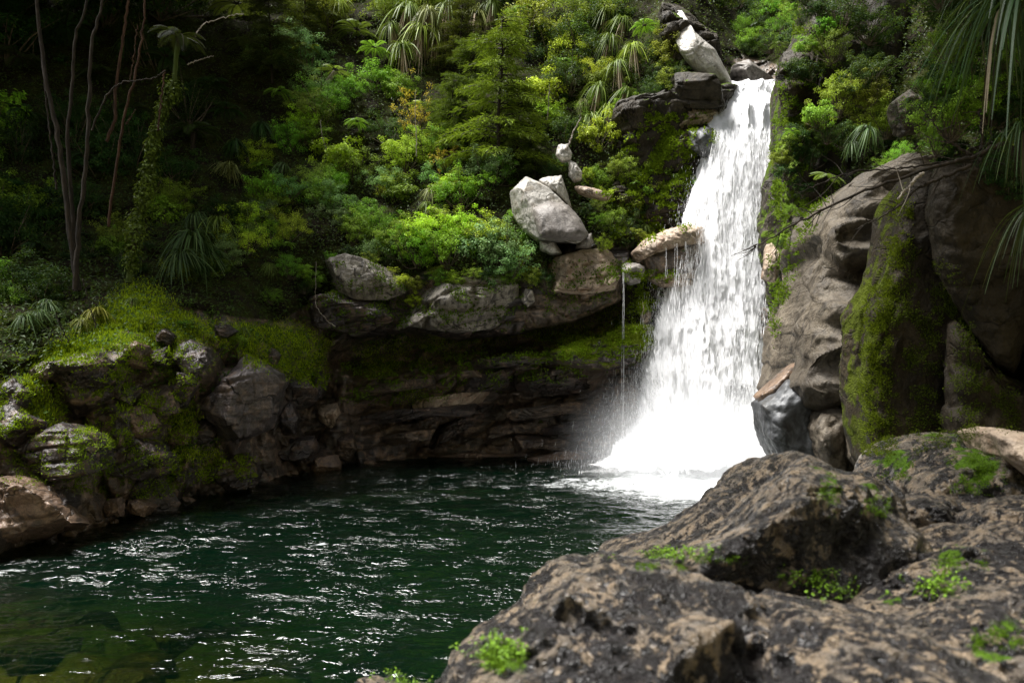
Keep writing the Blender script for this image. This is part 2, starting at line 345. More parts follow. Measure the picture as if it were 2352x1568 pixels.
# ---------------------------------------------------------------- hillside and cliffs: one depth-modelled sheet
SH = np.array([(-1400, 1900), (-600, 1520), (-300, 1400), (0, 1272), (150, 1235), (330, 1180), (430, 1150), (600, 1108), (700, 1085), (850, 1062), (1100, 1052), (1400, 1066), (1600, 1072), (1750, 1078), (2000, 1090), (2352, 1130), (2700, 1180), (3400, 1400)], float)
def shore(px): return np.interp(px, SH[:, 0], SH[:, 1])
CP = """-500,-400,36 0,-400,41 500,-400,45 1000,-400,47 1500,-400,47 1720,-400,52 1850,-400,46 2000,-400,37 2400,-400,25 2900,-400,17
-500,0,30 0,0,34 300,0,36 600,0,38 900,0,38.5 1200,0,38.5 1450,0,37 1570,0,35.5 1700,0,43 1790,0,42 1850,0,32 2000,0,27.5 2200,0,22 2400,0,17 2900,0,12
-500,200,26 0,200,30 300,200,32 600,200,34 900,200,35.2 1200,200,34.5 1450,200,33 1600,190,32 1690,150,36 1770,150,36 1840,200,29 1950,200,26 2100,200,22 2300,200,17 2600,200,12
1700,260,33 1760,260,33
-500,400,23 0,400,27 300,400,28 600,400,30.5 900,400,32 1150,400,31 1300,420,31 1500,400,31.5 1620,400,31.6 1720,400,32 1800,400,27.5 1900,400,24.5 2050,400,21 2300,400,15.5
0,550,24 300,550,25 600,550,28 900,550,29.8 1150,550,29 1300,560,29 1500,550,30.2 1650,550,31 1780,560,28 1900,550,23 2100,550,19 2350,550,15
0,630,21.5 300,630,22.5 600,630,26.5 800,620,28 1050,620,28.2 1350,610,28.4 1480,620,29.8 1620,700,30.8
-500,720,17 0,720,18.5 150,720,19.5 300,720,20.2 450,720,22 600,720,25 750,720,28.5
0,810,16.8 100,810,17.4 300,810,18.6 420,800,20 550,800,22.5 700,800,26.5 900,800,29.6 1150,800,29.8 1400,800,29 1500,800,30
0,950,15.6 200,950,17.4 400,950,19.7 550,950,22.8 700,950,26.3 850,950,29.6 1100,950,30.4 1400,950,30.1 1500,950,29.8 1650,950,30.5
1800,800,26 1900,800,23 2100,800,19 2400,800,15 2700,800,12 1800,1000,27 1900,1000,23 2200,1000,18 2500,1000,14 -500,950,12.5"""
cps = [tuple(map(float, q.split(','))) for q in CP.split()]
for x in (-600, -300, 0, 150, 330, 430, 600, 700, 850, 1100, 1400, 1600):
    s_ = shore(x); cps.append((x, s_, 5853/(s_-HY))); cps.append((x, s_+100, 5853/(s_-HY)-.25))
cps = np.array(cps)
def tps_fit(P, z, lam=.4):
    Q = P/400.; d = np.linalg.norm(Q[:, None]-Q[None], axis=-1); K = np.where(d > 0, d*d*np.log(d+1e-12), 0)+lam*.02*np.eye(len(Q))
    A = np.hstack([np.ones((len(Q), 1)), Q]); L = np.block([[K, A], [A.T, np.zeros((3, 3))]])
    return Q, np.linalg.solve(L, np.concatenate([z, [0, 0, 0]]))
TQ, TW = tps_fit(cps[:, :2], cps[:, 2])
CAVE = [(800, 770), (900, 735), (1000, 757), (1150, 752), (1185, 705), (1430, 640), (1455, 720), (1440, 765), (1330, 790), (1180, 812), (1000, 850), (820, 865), (760, 830)]
CAVE2 = [(960, 1030), (1180, 900), (1420, 870), (1500, 850), (1500, 1060), (1000, 1062)]
NOTCH = [(640, 1000), (690, 930), (740, 800), (790, 800), (770, 940), (720, 1060)]
def base_depth(px, py):
    px = np.asarray(px, float); py = np.asarray(py, float); shp = px.shape; q = np.stack([px.ravel(), py.ravel()], 1)/400.
    out = np.empty(len(q))
    for a in range(0, len(q), 40000):
        qq = q[a:a+40000]; d2 = ((qq[:, None]-TQ[None])**2).sum(-1)
        out[a:a+40000] = (.5*d2*np.log(d2+1e-12))@TW[:-3]+TW[-3]+qq@TW[-2:]
    out = out.reshape(shp)
    out = out+2.6*sstep(-14, 30, psd(CAVE, px, py))+1.0*sstep(-40, 40, psd(CAVE2, px, py))+1.5*sstep(-20, 30, psd(NOTCH, px, py))
    return np.clip(out, 7, 60)
_gx = np.arange(-700, 3000, 10.); _gy = np.arange(-450, 1500, 10.); _GX, _GY = np.meshgrid(_gx, _gy); _GD = base_depth(_GX, _GY)
def D(px, py):
    a = np.clip((np.asarray(px, float)+700)/10, 0, len(_gx)-1.001); b = np.clip((np.asarray(py, float)+450)/10, 0, len(_gy)-1.001)
    i = a.astype(int); j = b.astype(int); f = a-i; g = b-j
    return (_GD[j, i]*(1-f)+_GD[j, i+1]*f)*(1-g)+(_GD[j+1, i]*(1-f)+_GD[j+1, i+1]*f)*g

# where bare rock / soil under plants / moss lies (picture outlines on the slope)
VEG = [(-900, -600), (3300, -600), (3300, 500), (2100, 470), (1900, 420), (1800, 330), (1790, 150), (1680, 120), (1690, 190), (1640, 300), (1600, 470), (1560, 520), (1440, 560), (1300, 560), (1240, 640), (1100, 640), (900, 650), (740, 680), (640, 740), (480, 720), (300, 665), (220, 745), (60, 840), (-100, 920), (-900, 1000)]
MOSSP = [[(60, 880), (130, 790), (220, 720), (300, 650), (350, 655), (420, 720), (500, 750), (620, 745), (700, 750), (760, 790), (740, 880), (660, 870), (600, 830), (500, 790), (430, 780), (380, 830), (330, 800), (250, 800), (120, 850), (30, 950), (-60, 980), (-60, 900)],
         [(1270, 800), (1400, 760), (1440, 690), (1500, 700), (1510, 790), (1440, 845), (1300, 835)],
         [(400, 930), (440, 920), (470, 990), (520, 1040), (470, 1060), (390, 1040)],
         [(800, 800), (960, 770), (1180, 730), (1400, 640), (1440, 720), (1300, 780), (1050, 800), (860, 870)],
         [(1400, 480), (1500, 330), (1600, 260), (1650, 330), (1600, 480), (1520, 520), (1420, 570)],
         [(1420, 600), (1560, 560), (1560, 760), (1430, 760)], [(930, 870), (980, 870), (970, 920), (920, 920)],
         [(0, 900), (110, 900), (150, 990), (60, 990), (-100, 1000), (-100, 900)]]
def moss_field(px, py):
    m = np.zeros(px.shape)
    for k, p in enumerate(MOSSP): m = np.maximum(m, sstep(-22, 18, psd(p, px, py))*(.95 if k in (0, 1) else .62))
    return m
gx = np.concatenate([np.arange(-900, -40, 12.), np.arange(-40, 2060, 4.), np.arange(2060, 3200, 14.)])
nv = 400
t_ = np.linspace(0, 1, nv)
GX = np.broadcast_to(gx, (nv, len(gx))).copy(); bot = shore(gx)+70
tt = np.concatenate([np.linspace(0, .57, 80, endpoint=False), np.linspace(.57, 1, nv-80)])[:, None]
GY = -1750+(bot[None]+1750)*tt
dep = D(GX, GY)+np.clip(-430-GY, 0, 1400)*.006; Pw = W3(GX, GY, dep).reshape(-1, 3)
veg = pmask(VEG, GX, GY, 16).ravel(); mo = moss_field(GX, GY).ravel(); rk = 1-veg
o_, e_ = blocks(Pw, .62, 2.6, .27, 2); o2, e2 = blocks(Pw*2.3+5, .50, 2.0, .27, 9)
lw = sstep(860, 700, GX.ravel()+40*perlin(Pw*.5)); rt = .35+.9*sstep(-.5, .5, perlin(Pw*.6+11))
dd = rk*(1-lw)*rt*(-1.15*o_-.30*o2+.30*np.exp(-(e_/.05)**2)+.05*np.exp(-(e2/.06)**2)) * (1-.55*mo)
Wq = Pw+.35*np.stack([perlin(Pw*.8+3), perlin(Pw*.8+9), perlin(Pw*.8+5)], 1)
w1, i1 = worley(Wq*[.62, .62, .85], 3); w2, i2 = worley(Wq*[1.5, 1.5, 2.0]+4, 8)
dd = dd+rk*lw*(1-.5*mo)*(1.1*(w1-.45)+.6*(i1-.5)+.42*(w2-.45)+.15*(i2-.5)-.12*o_)
dd = dd-.8*fbm(Pw, .22, 4, .5)*(.5+.5*veg)-.28*fbm(Pw, .8, 4, .55)*(1+.5*veg)-rk*.05*fbm(Pw, 3.5, 3)
Pw[:, 1] += dd
# keep what is in view at its picture place: move along the line of sight, which is a true change of distance
Pw = W3(GX.ravel(), GY.ravel(), Pw[:, 1])
Pw[:, 2] += rk*.10*fbm(Pw+40, .9, 3)
hill = mk('hillside', Pw, grid_faces(nv, len(gx))[:, ::-1], M['ground'], attrs={'moss': mo, 'veg': veg}); tag(hill, kind='structure')
HD = Pw[:, 1].reshape(nv, len(gx))
def surf(px, py):
    """distance of the finished hillside at a picture point"""
    px = np.clip(np.asarray(px, float), gx[0]+1, gx[-1]-1); py = np.asarray(py, float)
    a = np.interp(px, gx, np.arange(len(gx))); i = np.minimum(a.astype(int), len(gx)-2)
    tv = np.clip((py+1750)/(shore(px)+70+1750), 0, 1); b = np.interp(tv, tt[:, 0], np.arange(nv)); j = np.minimum(b.astype(int), nv-2)
    return np.minimum(HD[j, i], HD[j+1, i+1])

# river bed under the pool and around the camera
bx, by = np.meshgrid(np.linspace(-60, 60, 300), np.linspace(-60, 45, 300))
bz = np.full(bx.shape, -2.2)
pp = np.stack([bx.ravel(), by.ravel(), bx.ravel()*0], 1)
near = sstep(16, 8, by+.55*bx)*1.3
bz = bz+near+.25*fbm(pp, .5, 3).reshape(bx.shape)+.28*np.clip(fbm(pp, 1.1, 3, ridged=True), 0, 2).reshape(bx.shape)
# the gorge side behind and to the right of the viewer
bz = bz+np.clip(-(by+3)*1.1, 0, 34)*sstep(-34, -18, bx)+np.clip((bx-4.5-by*.32)*1.3, 0, 26)*sstep(26, 8, by)
bz = np.minimum(bz, 34)+.8*fbm(pp, .2, 3).reshape(bx.shape)*sstep(0, 5, bz)
bed = mk('riverbed', np.stack([bx, by, bz], -1), grid_faces(300, 300), rock_mat('mossy_riverbed', (.10, .10, .035), (.19, .17, .07), (.13, .075, .03), .5, .35, (.07, .10, .015), crack=.8), attrs={'moss': np.zeros(bx.size)})
tag(bed, kind='structure')

# ---------------------------------------------------------------- pool water
rows = np.concatenate([np.linspace(1036, 1290, 300), np.linspace(1291, 1640, 220), np.linspace(1660, 2600, 40)])
cols = np.concatenate([np.linspace(-1500, -30, 50), np.linspace(-20, 1900, 760), np.linspace(1920, 3400, 40)])
CX, RY = np.meshgrid(cols, rows); Yw = 5853/(RY-HY); Xw = (CX-HX)/FPX*Yw
P0 = np.stack([Xw.ravel(), Yw.ravel(), np.zeros(Xw.size)], 1)
FC = np.array([6.0, 26.3])                                        # foot of the fall
rd = np.hypot(P0[:, 0]-FC[0], (P0[:, 1]-FC[1])*1.0)
wpx, wpy = CX.ravel(), RY.ravel()
wav = .045*fbm(P0*[.6, 1.5, 1], .9, 3, .55)+.9*sstep(-.3, .5, fbm(P0+9, .35, 2))*.036*(fbm(P0*[.5, 1.5, 1]+3, 1.7, 3, .5, ridged=True)-.6)+.014*fbm(P0*[.7, 1.5, 1]+7, 4.0, 3, .6, ridged=True)*.6
wav *= 1+1.6*np.exp(-(rd/6)**2); wav += .12*np.exp(-(rd/3.2)**2)
FOAM = [(1150, 1118), (1270, 1094), (1400, 1085), (1440, 1062), (1800, 1060), (1900, 1120), (1700, 1200), (1580, 1172), (1480, 1158), (1380, 1143), (1290, 1128)]
fd_ = psd(FOAM, wpx, wpy)+15*fbm(P0*[.8, 1.2, 1], 1.3, 5, .65)
foam = .30*sstep(-90, 10, fd_)+.26*sstep(-20, 34, fd_)+.3*sstep(20, 60, fd_)
for fx, fy, fw, fh, fa in ((730, 1250, 42, 9, .40), (690, 1238, 30, 6, .32), (450, 1248, 30, 7, .26), (880, 1325, 60, 7, .28), (1000, 1368, 36, 8, .28), (20, 1312, 70, 10, .42), (420, 1286, 20, 5, .25),
                           (880, 1120, 200, 10, .1), (1180, 1130, 120, 16, .16), (1100, 1250, 60, 8, .14), (420, 1510, 90, 6, .2), (210, 1530, 40, 18, .2), (830, 1440, 70, 20, .17), (620, 1095, 60, 5, .22), (330, 1190, 60, 6, .2)):
    foam = np.maximum(foam, 1.35*fa*np.exp(-((wpx-fx)/fw)**2-((wpy-fy+(wpx-fx)*.12)/fh)**2))
foam = foam+.035*sstep(.2, 1.0, fbm(P0, .5, 2))
shal = np.clip(sstep(900, 250, wpx+.0*wpy)*sstep(1330, 1480, wpy)+.8*sstep(60, 0, wpy-shore(wpx))*sstep(1100, 500, wpx), 0, 1)*(.75+.4*fbm(P0, .5, 2)); shal = np.clip(shal, 0, .9)
chop = .78-.48*sstep(1000, 300, wpx)*sstep(1250, 1420, wpy)-.25*sstep(400, 0, wpx)
water = mk('pool_water', np.stack([P0[:, 0], P0[:, 1], wav], 1), grid_faces(len(rows), len(cols))[:, ::-1], M['water'], attrs={'foam': foam, 'shallow': shal, 'chop': chop}); tag(water, kind='structure')

# ---------------------------------------------------------------- rocks: outline + distance + thickness -> solid lump
_ico = {}
def ico(n):
    if n not in _ico:
        b = bmesh.new(); bmesh.ops.create_icosphere(b, subdivisions=n, radius=1); b.verts.ensure_lookup_table()
        _ico[n] = (np.array([v.co[:] for v in b.verts]), np.array([[v.index for v in f.verts] for f in b.faces])); b.free()
    return _ico[n]
def boulder(outline, Y, thick, mat, label, name='boulder', cat='boulder', sub=5, amp=.12, freq=.9, seed=0, facets=0, box=.75, strata=0.0, tilt=0.0, group=None, moss=0.0, ridge=0.0, lean=0.0, mossf=None, carve=None, center=None, fine=.02, frac=.8, pits=0.0):
    Vd, Fc = ico(sub); rng = np.random.RandomState(seed+11)
    O = np.array(outline, float); c = O.mean(0) if center is None else np.array(center, float)
    ang = np.arctan2(O[:, 1]-c[1], O[:, 0]-c[0]); rad = np.hypot(O[:, 0]-c[0], O[:, 1]-c[1]); k = np.argsort(ang); ang, rad = ang[k], rad[k]
    # outline radius along true polygon edges
    A = np.stack([rad*np.cos(ang), rad*np.sin(ang)], 1)
    th = np.linspace(-np.pi, np.pi, 721); rr = np.zeros_like(th); ux, uy = np.cos(th), np.sin(th)
    for q in range(len(A)):
        a, b = A[q], A[(q+1) % len(A)]; e = b-a; den = ux*e[1]-uy*e[0]
        with np.errstate(all='ignore'):
            s = (a[0]*e[1]-a[1]*e[0])/den; t = (a[0]*uy-a[1]*ux)/den
        ok = (s > 0) & (t >= -1e-3) & (t <= 1.001) & np.isfinite(s); rr = np.where(ok, np.maximum(rr, s), rr)
    rr[rr == 0] = np.median(rad); ker = np.array([1, 2, 3, 2, 1.])/9; rr = np.convolve(np.r_[rr[-8:-1], rr, rr[1:8]], ker, 'same')[7:-7]
    t = np.arctan2(-Vd[:, 2], Vd[:, 0]); cr = np.hypot(Vd[:, 0], Vd[:, 2]); r0 = np.interp(t, th, rr)
    u = cr**box
    px, py = c[0]+r0*u*np.cos(t), c[1]+r0*u*np.sin(t)
    dz = np.sign(Vd[:, 1])*np.abs(Vd[:, 1])**box*thick
    ctr = W3(c[0], c[1], Y); P = W3(px, py, Y); Yn = Y+dz+lean*(P[:, 2]-ctr[2])
    P = W3(px, py, np.minimum(Yn, Y+lean*(P[:, 2]-ctr[2]))); P[:, 1] = Yn
    n = P-ctr; size = np.linalg.norm(n, axis=1).mean(); n[:, 1] *= 1.2; n /= np.linalg.norm(n, axis=1)[:, None]+1e-9
    for q in range(facets):
        d = rng.normal(size=3); d[1] = -abs(d[1])*.9-.2; d[2] += .25; d /= np.linalg.norm(d); s = (P-ctr)@d
        lim = np.percentile(s, 99.5)*rng.uniform(.55, .82); ex = np.maximum(s-lim, 0); P -= ex[:, None]*d*.92
    sd_ = seed*7.7
    dv = amp*fbm(P, freq/size*1.3, 4, .5, off=sd_)*size
    if ridge: dv += ridge*size*(fbm(P, freq/size*1.1, 4, .5, ridged=True, off=sd_+3)-.7)
    edge = .35+.65*(1-cr**3)
    P += n*(dv*edge)[:, None]
    if frac:
        th_ = rng.uniform(0, 3.1); ca, sa = np.cos(th_), np.sin(th_); q3 = P-ctr; q3 = np.stack([ca*q3[:, 0]-sa*q3[:, 2], q3[:, 1]+.3*q3[:, 0], sa*q3[:, 0]+ca*q3[:, 2]], 1) if not tilt else P-ctr
        for fs, fa_ in ((.62, .16), (.27, .07)):
            o1, e1 = blocks(q3+seed, fs*size*.6, fs*size*1.5, tilt or .15, seed); P += n*((fa_*size*o1-.35*fa_*size*np.exp(-(e1/(.035*size))**2))*edge*frac)[:, None]
    if strata:
        o1, e1 = blocks(P, strata, strata*4, tilt, seed); P[:, 1] += (-.6*strata*o1+.35*strata*np.exp(-(e1/(strata*.1))**2))*edge*(n[:, 1] < .3)
    if carve is not None: P = carve(P, ctr, n)
    P += n*(fine*fbm(P, 5/max(size, .4), 3, .55, off=sd_))[:, None]
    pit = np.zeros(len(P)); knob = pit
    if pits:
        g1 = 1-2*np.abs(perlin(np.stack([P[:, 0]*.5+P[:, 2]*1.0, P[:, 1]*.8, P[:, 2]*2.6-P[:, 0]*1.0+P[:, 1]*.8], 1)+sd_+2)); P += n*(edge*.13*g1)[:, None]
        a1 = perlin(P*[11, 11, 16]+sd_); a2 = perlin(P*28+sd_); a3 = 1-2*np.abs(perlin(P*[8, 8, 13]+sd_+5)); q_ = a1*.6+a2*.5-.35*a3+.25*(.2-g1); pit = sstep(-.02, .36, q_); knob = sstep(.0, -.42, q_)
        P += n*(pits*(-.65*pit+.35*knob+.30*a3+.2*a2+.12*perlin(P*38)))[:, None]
    qx, qy = topx(P)
    mv = np.full(len(P), moss) if mossf is None else moss+mossf(qx, qy)
    o = mk(name, P, Fc, mat, attrs={'moss': mv, 'veg': mv*0, 'pit': pit, 'knob': knob}, loc=tuple(ctr)); tag(o, label, cat, group)
    return o
def Db(x, y, back=0): return float(D(x, y))+back

G1 = 'pale boulders above the ledge'
boulder([(1170, 440), (1208, 405), (1242, 420), (1262, 432), (1300, 468), (1330, 500), (1352, 538), (1338, 553), (1285, 553), (1235, 549), (1200, 522), (1178, 490)], 28.0, 1.5, M['pale'],
        'largest pale boulder with dark weathered front jutting from the shrubs', sub=6, amp=.05, seed=1, box=.55, lean=.35, facets=2, frac=.15)
boulder([(1222, 478), (1262, 462), (1305, 470), (1335, 505), (1352, 538), (1336, 552), (1285, 551), (1240, 545), (1226, 510)], 26.95, 1.1, M['stain'],
        'dark lichen-stained rock dome on the front of the pale boulder', name='rock_dome', cat='rock', sub=5, amp=.05, seed=2, box=.6, lean=.35, frac=.15)
boulder([(1236, 412), (1262, 405), (1290, 402), (1303, 440), (1316, 484), (1280, 450), (1250, 428)], 28.5, .7, M['pale'], 'upright pale slab leaning behind the largest pale boulder', name='rock_slab', cat='rock slab', sub=5, amp=.05, seed=3, box=.7)
boulder([(1238, 553), (1274, 553), (1292, 582), (1270, 586), (1240, 572)], 27.9, .6, M['pale'], 'small pale wedge of rock under the largest pale boulder', sub=4, amp=.06, seed=4)
boulder([(1326, 546), (1358, 536), (1364, 556), (1352, 570), (1322, 572)], 27.9, .6, M['stain'], 'small rounded grey boulder at the right foot of the pale boulder', sub=4, amp=.06, seed=5)
boulder([(1282, 332), (1304, 330), (1314, 352), (1312, 368), (1292, 372), (1276, 356)], 28.6, .5, M['pale'], 'small rounded grey-white boulder beneath the feathery tree', sub=4, amp=.08, seed=6)
boulder([(1306, 366), (1324, 376), (1338, 396), (1336, 412), (1318, 420), (1306, 400)], 28.5, .4, M['pale'], 'pale oval boulder with dark hollow above the reddish slab', sub=4, amp=.1, seed=7)
boulder([(1318, 425), (1345, 427), (1378, 436), (1406, 446), (1398, 460), (1352, 450), (1326, 440)], 28.5, .6, M['tan'], 'reddish flat slab lying right of the pale boulders', name='rock_slab', cat='rock slab', sub=4, amp=.06, seed=8)
boulder([(1216, 618), (1250, 600), (1296, 584), (1338, 572), (1400, 569), (1430, 585), (1434, 625), (1415, 665), (1340, 680), (1240, 668)], 28.6, 1.7, M['tan'],
        'rounded tan overhanging ledge above the dark cave', name='rock_ledge', cat='rock ledge', sub=6, amp=.10, seed=9, box=.5, facets=5, strata=.35, mossf=lambda x, y: .9*sstep(1360, 1400, x)*sstep(600, 620, y))
boulder([(1428, 610), (1440, 595), (1462, 600), (1482, 616), (1470, 650), (1442, 652)], 27.6, .6, M['stain'], 'knobbly grey rock where the thin trickle starts', name='knobbly_rock', cat='rock', sub=4, amp=.16, seed=10, facets=3)
boulder([(1450, 580), (1480, 548), (1530, 528), (1580, 515), (1618, 520), (1620, 560), (1560, 572), (1500, 590), (1462, 604)], 29.1, 1.4, M['tan'],
        'orange-tan slab shelving beside the waterfall', name='rock_slab', cat='rock slab', sub=6, amp=.05, seed=11, box=.7)
boulder([(1470, 585), (1520, 562), (1610, 552), (1620, 640), (1540, 650), (1484, 640)], 28.9, 1.1, M['cliff'], 'black wet rock face under the orange-tan slab', name='wet_rock', cat='rock', sub=5, amp=.08, seed=12, moss=.25)
boulder([(1490, 640), (1530, 620), (1600, 606), (1600, 660), (1520, 660)], 28.7, .9, M['tan'], 'thin tan shelf of rock splashed by the fall', name='rock_shelf', cat='rock ledge', sub=5, amp=.08, seed=13, strata=.2)
boulder([(718, 612), (745, 598), (792, 582), (830, 592), (880, 610), (925, 636), (940, 672), (890, 690), (820, 690), (765, 672), (732, 640)], 28.2, 1.3, M['grey'],
        'broad grey-brown slab tilted under the overhanging shrubs', name='rock_slab', cat='rock slab', sub=6, amp=.07, seed=14, facets=6, box=.5)
boulder([(850, 700), (900, 680), (980, 652), (1062, 636), (1140, 634), (1192, 650), (1200, 700), (1180, 752), (1060, 768), (960, 752), (870, 738)], 28.6, 1.5, M['grey'],
        'pale vertical rock face with black streaks over the cave mouth', name='cliff_outcrop', cat='rock face', sub=6, amp=.07, seed=15, box=.42, facets=4, strata=.9)
boulder([(1180, 665), (1210, 650), (1260, 655), (1300, 660), (1420, 640), (1432, 690), (1330, 735), (1210, 760), (1165, 740)], 29.2, 1.3, M['cliff'],
        'dark mossy underside of the overhang right of the streaked face', name='cliff_outcrop', cat='rock face', sub=6, amp=.1, seed=16, box=.6, strata=.5, moss=.32)
boulder([(1196, 690), (1206, 662), (1224, 666), (1230, 690), (1212, 706)], 27.8, .4, M['grey'], 'small pale wedge stuck beside the streaked rock face', sub=4, amp=.06, seed=17, facets=3)
# rocks round the lip of the fall
boulder([(1535, 15), (1562, 15), (1596, 72), (1642, 112), (1662, 150), (1686, 196), (1640, 200), (1590, 160), (1560, 120), (1542, 70)], 32.3, 1.3, M['pale'],
        'long pale slab slanting down to the lip of the waterfall', name='rock_slab', cat='rock slab', sub=6, amp=.05, seed=20, box=.6, facets=1, frac=.3)
boulder([(1548, 170), (1590, 152), (1640, 162), (1684, 184), (1686, 236), (1640, 250), (1590, 250), (1546, 240)], 30.9, 1.5, M['wall'],
        'blocky moss-capped rock left of the waterfall lip', name='rock_block', cat='rock', sub=5, amp=.06, seed=21, box=.4, facets=5, moss=.35)
boulder([(1490, 236), (1530, 216), (1575, 220), (1610, 240), (1580, 264), (1500, 262)], 31.3, .9, M['pale'], 'low pale stone beneath the moss-capped block', sub=4, amp=.07, seed=22, facets=3)
boulder([(1530, 268), (1600, 240), (1650, 232), (1664, 268), (1640, 306), (1550, 314)], 30.9, 1.0, M['tan'], 'stacked tan blocks at the left edge of the upper fall', name='rock_block', cat='rock', sub=5, amp=.08, seed=23, strata=.3, facets=3)
boulder([(1580, 300), (1626, 290), (1648, 306), (1652, 350), (1616, 366), (1584, 340)], 30.2, .9, M['polish'], 'wet blue-grey boulder touching the left of the fall', sub=5, amp=.08, seed=24, moss=.2)
boulder([(1682, 150), (1720, 136), (1752, 160), (1790, 190), (1786, 202), (1684, 206)], 33.2, 1.0, M['stain'], 'grey rock hump behind the waterfall lip', name='rock_hump', cat='rock', sub=5, amp=.1, seed=25, facets=3)
boulder([(1468, 700), (1482, 690), (1496, 720), (1494, 752), (1474, 748)], 28.6, .4, M['tan'], 'small tan stones stacked beside the trickle', sub=4, amp=.16, seed=26, facets=4)
for k, (ol, Y, th, mt, lab, ms, ce) in enumerate([
        ([(1430, 200), (1500, 170), (1560, 130), (1640, 150), (1694, 196), (1680, 240), (1650, 300), (1640, 370), (1610, 450), (1590, 520), (1500, 570), (1420, 560), (1370, 520), (1360, 430), (1400, 320)], 31.9, 1.7, 'wall', 'broken mossy cliff left of the upper waterfall', .30, (1520, 370)),
        ([(680, 620), (760, 585), (900, 600), (1050, 600), (1220, 590), (1440, 560), (1450, 640), (1420, 690), (1200, 765), (1050, 775), (940, 760), (800, 775), (700, 740)], 29.9, 1.6, 'bank', 'long dark cliff band over the cave mouth', .12, (1050, 675)),
        ([(1520, 10), (1570, -10), (1640, 70), (1680, 120), (1700, 200), (1620, 200), (1560, 150), (1520, 80)], 33.2, 1.5, 'wall', 'dark mossy rib behind the slanting pale slab', .3, (1600, 100))]):
    boulder(ol, Y, th, M[mt], lab, name='cliff', cat='cliff', sub=7, amp=.10, seed=240+k, facets=2, moss=ms, strata=.5, tilt=.2, box=.42, center=ce, ridge=.08, fine=.06)
for k, (ol, Y, th, mt, lab, ms) in enumerate([
        ([(690, 690), (760, 668), (870, 688), (905, 735), (820, 775), (760, 760), (690, 745)], 28.0, 1.0, 'bank', 'rough brown rock joining the tilted slab to the cave mouth', .1),
        ([(880, 650), (960, 622), (1100, 612), (1210, 622), (1235, 660), (1180, 680), (1020, 668), (900, 690)], 29.0, 1.2, 'cliff', 'mossy lip of rock under the drooping shrubs', .35),
        ([(1480, 330), (1540, 300), (1592, 330), (1600, 410), (1540, 430), (1470, 400)], 31.3, 1.2, 'wall', 'upper mossy rock tier left of the fall', .35),
        ([(1540, 420), (1600, 380), (1632, 400), (1626, 480), (1580, 520), (1530, 490)], 30.9, 1.1, 'wall', 'wet mossy rock tier touching the spray', .25),
        ([(1390, 440), (1450, 380), (1480, 400), (1470, 500), (1410, 540), (1370, 500)], 30.8, 1.0, 'wall', 'grassy mossy rock slope right of the pale boulders', .6),
        ([(1560, 310), (1600, 290), (1610, 350), (1570, 380), (1540, 350)], 30.6, .7, 'cliff', 'dark brown rock step below the tan blocks', .2),
        ([(1430, 640), (1500, 610), (1590, 650), (1560, 760), (1500, 800), (1430, 780)], 29.9, 1.2, 'wall', 'green mossy rock behind the thin trickle', .45),
        ([(1430, 800), (1520, 770), (1560, 820), (1540, 960), (1450, 1040), (1400, 980), (1420, 860)], 30.0, 1.3, 'cliff', 'black wet rock bulging behind the spray', -.1)]):
    boulder(ol, Y, th, M[mt], lab, name='cliff_outcrop', cat='rock', sub=6, amp=.12, seed=220+k, facets=4, moss=ms, strata=.3, tilt=.15, box=.5)
boulder([(1262, 806), (1330, 786), (1400, 768), (1440, 740), (1500, 745), (1512, 790), (1470, 832), (1400, 852), (1320, 846), (1270, 832)], 28.6, 1.3, M['bank'], 'bright mossy shelf of rock between the cave and the fall', name='rock_shelf', cat='rock ledge', sub=6, amp=.1, seed=260, moss=.95, strata=.3)
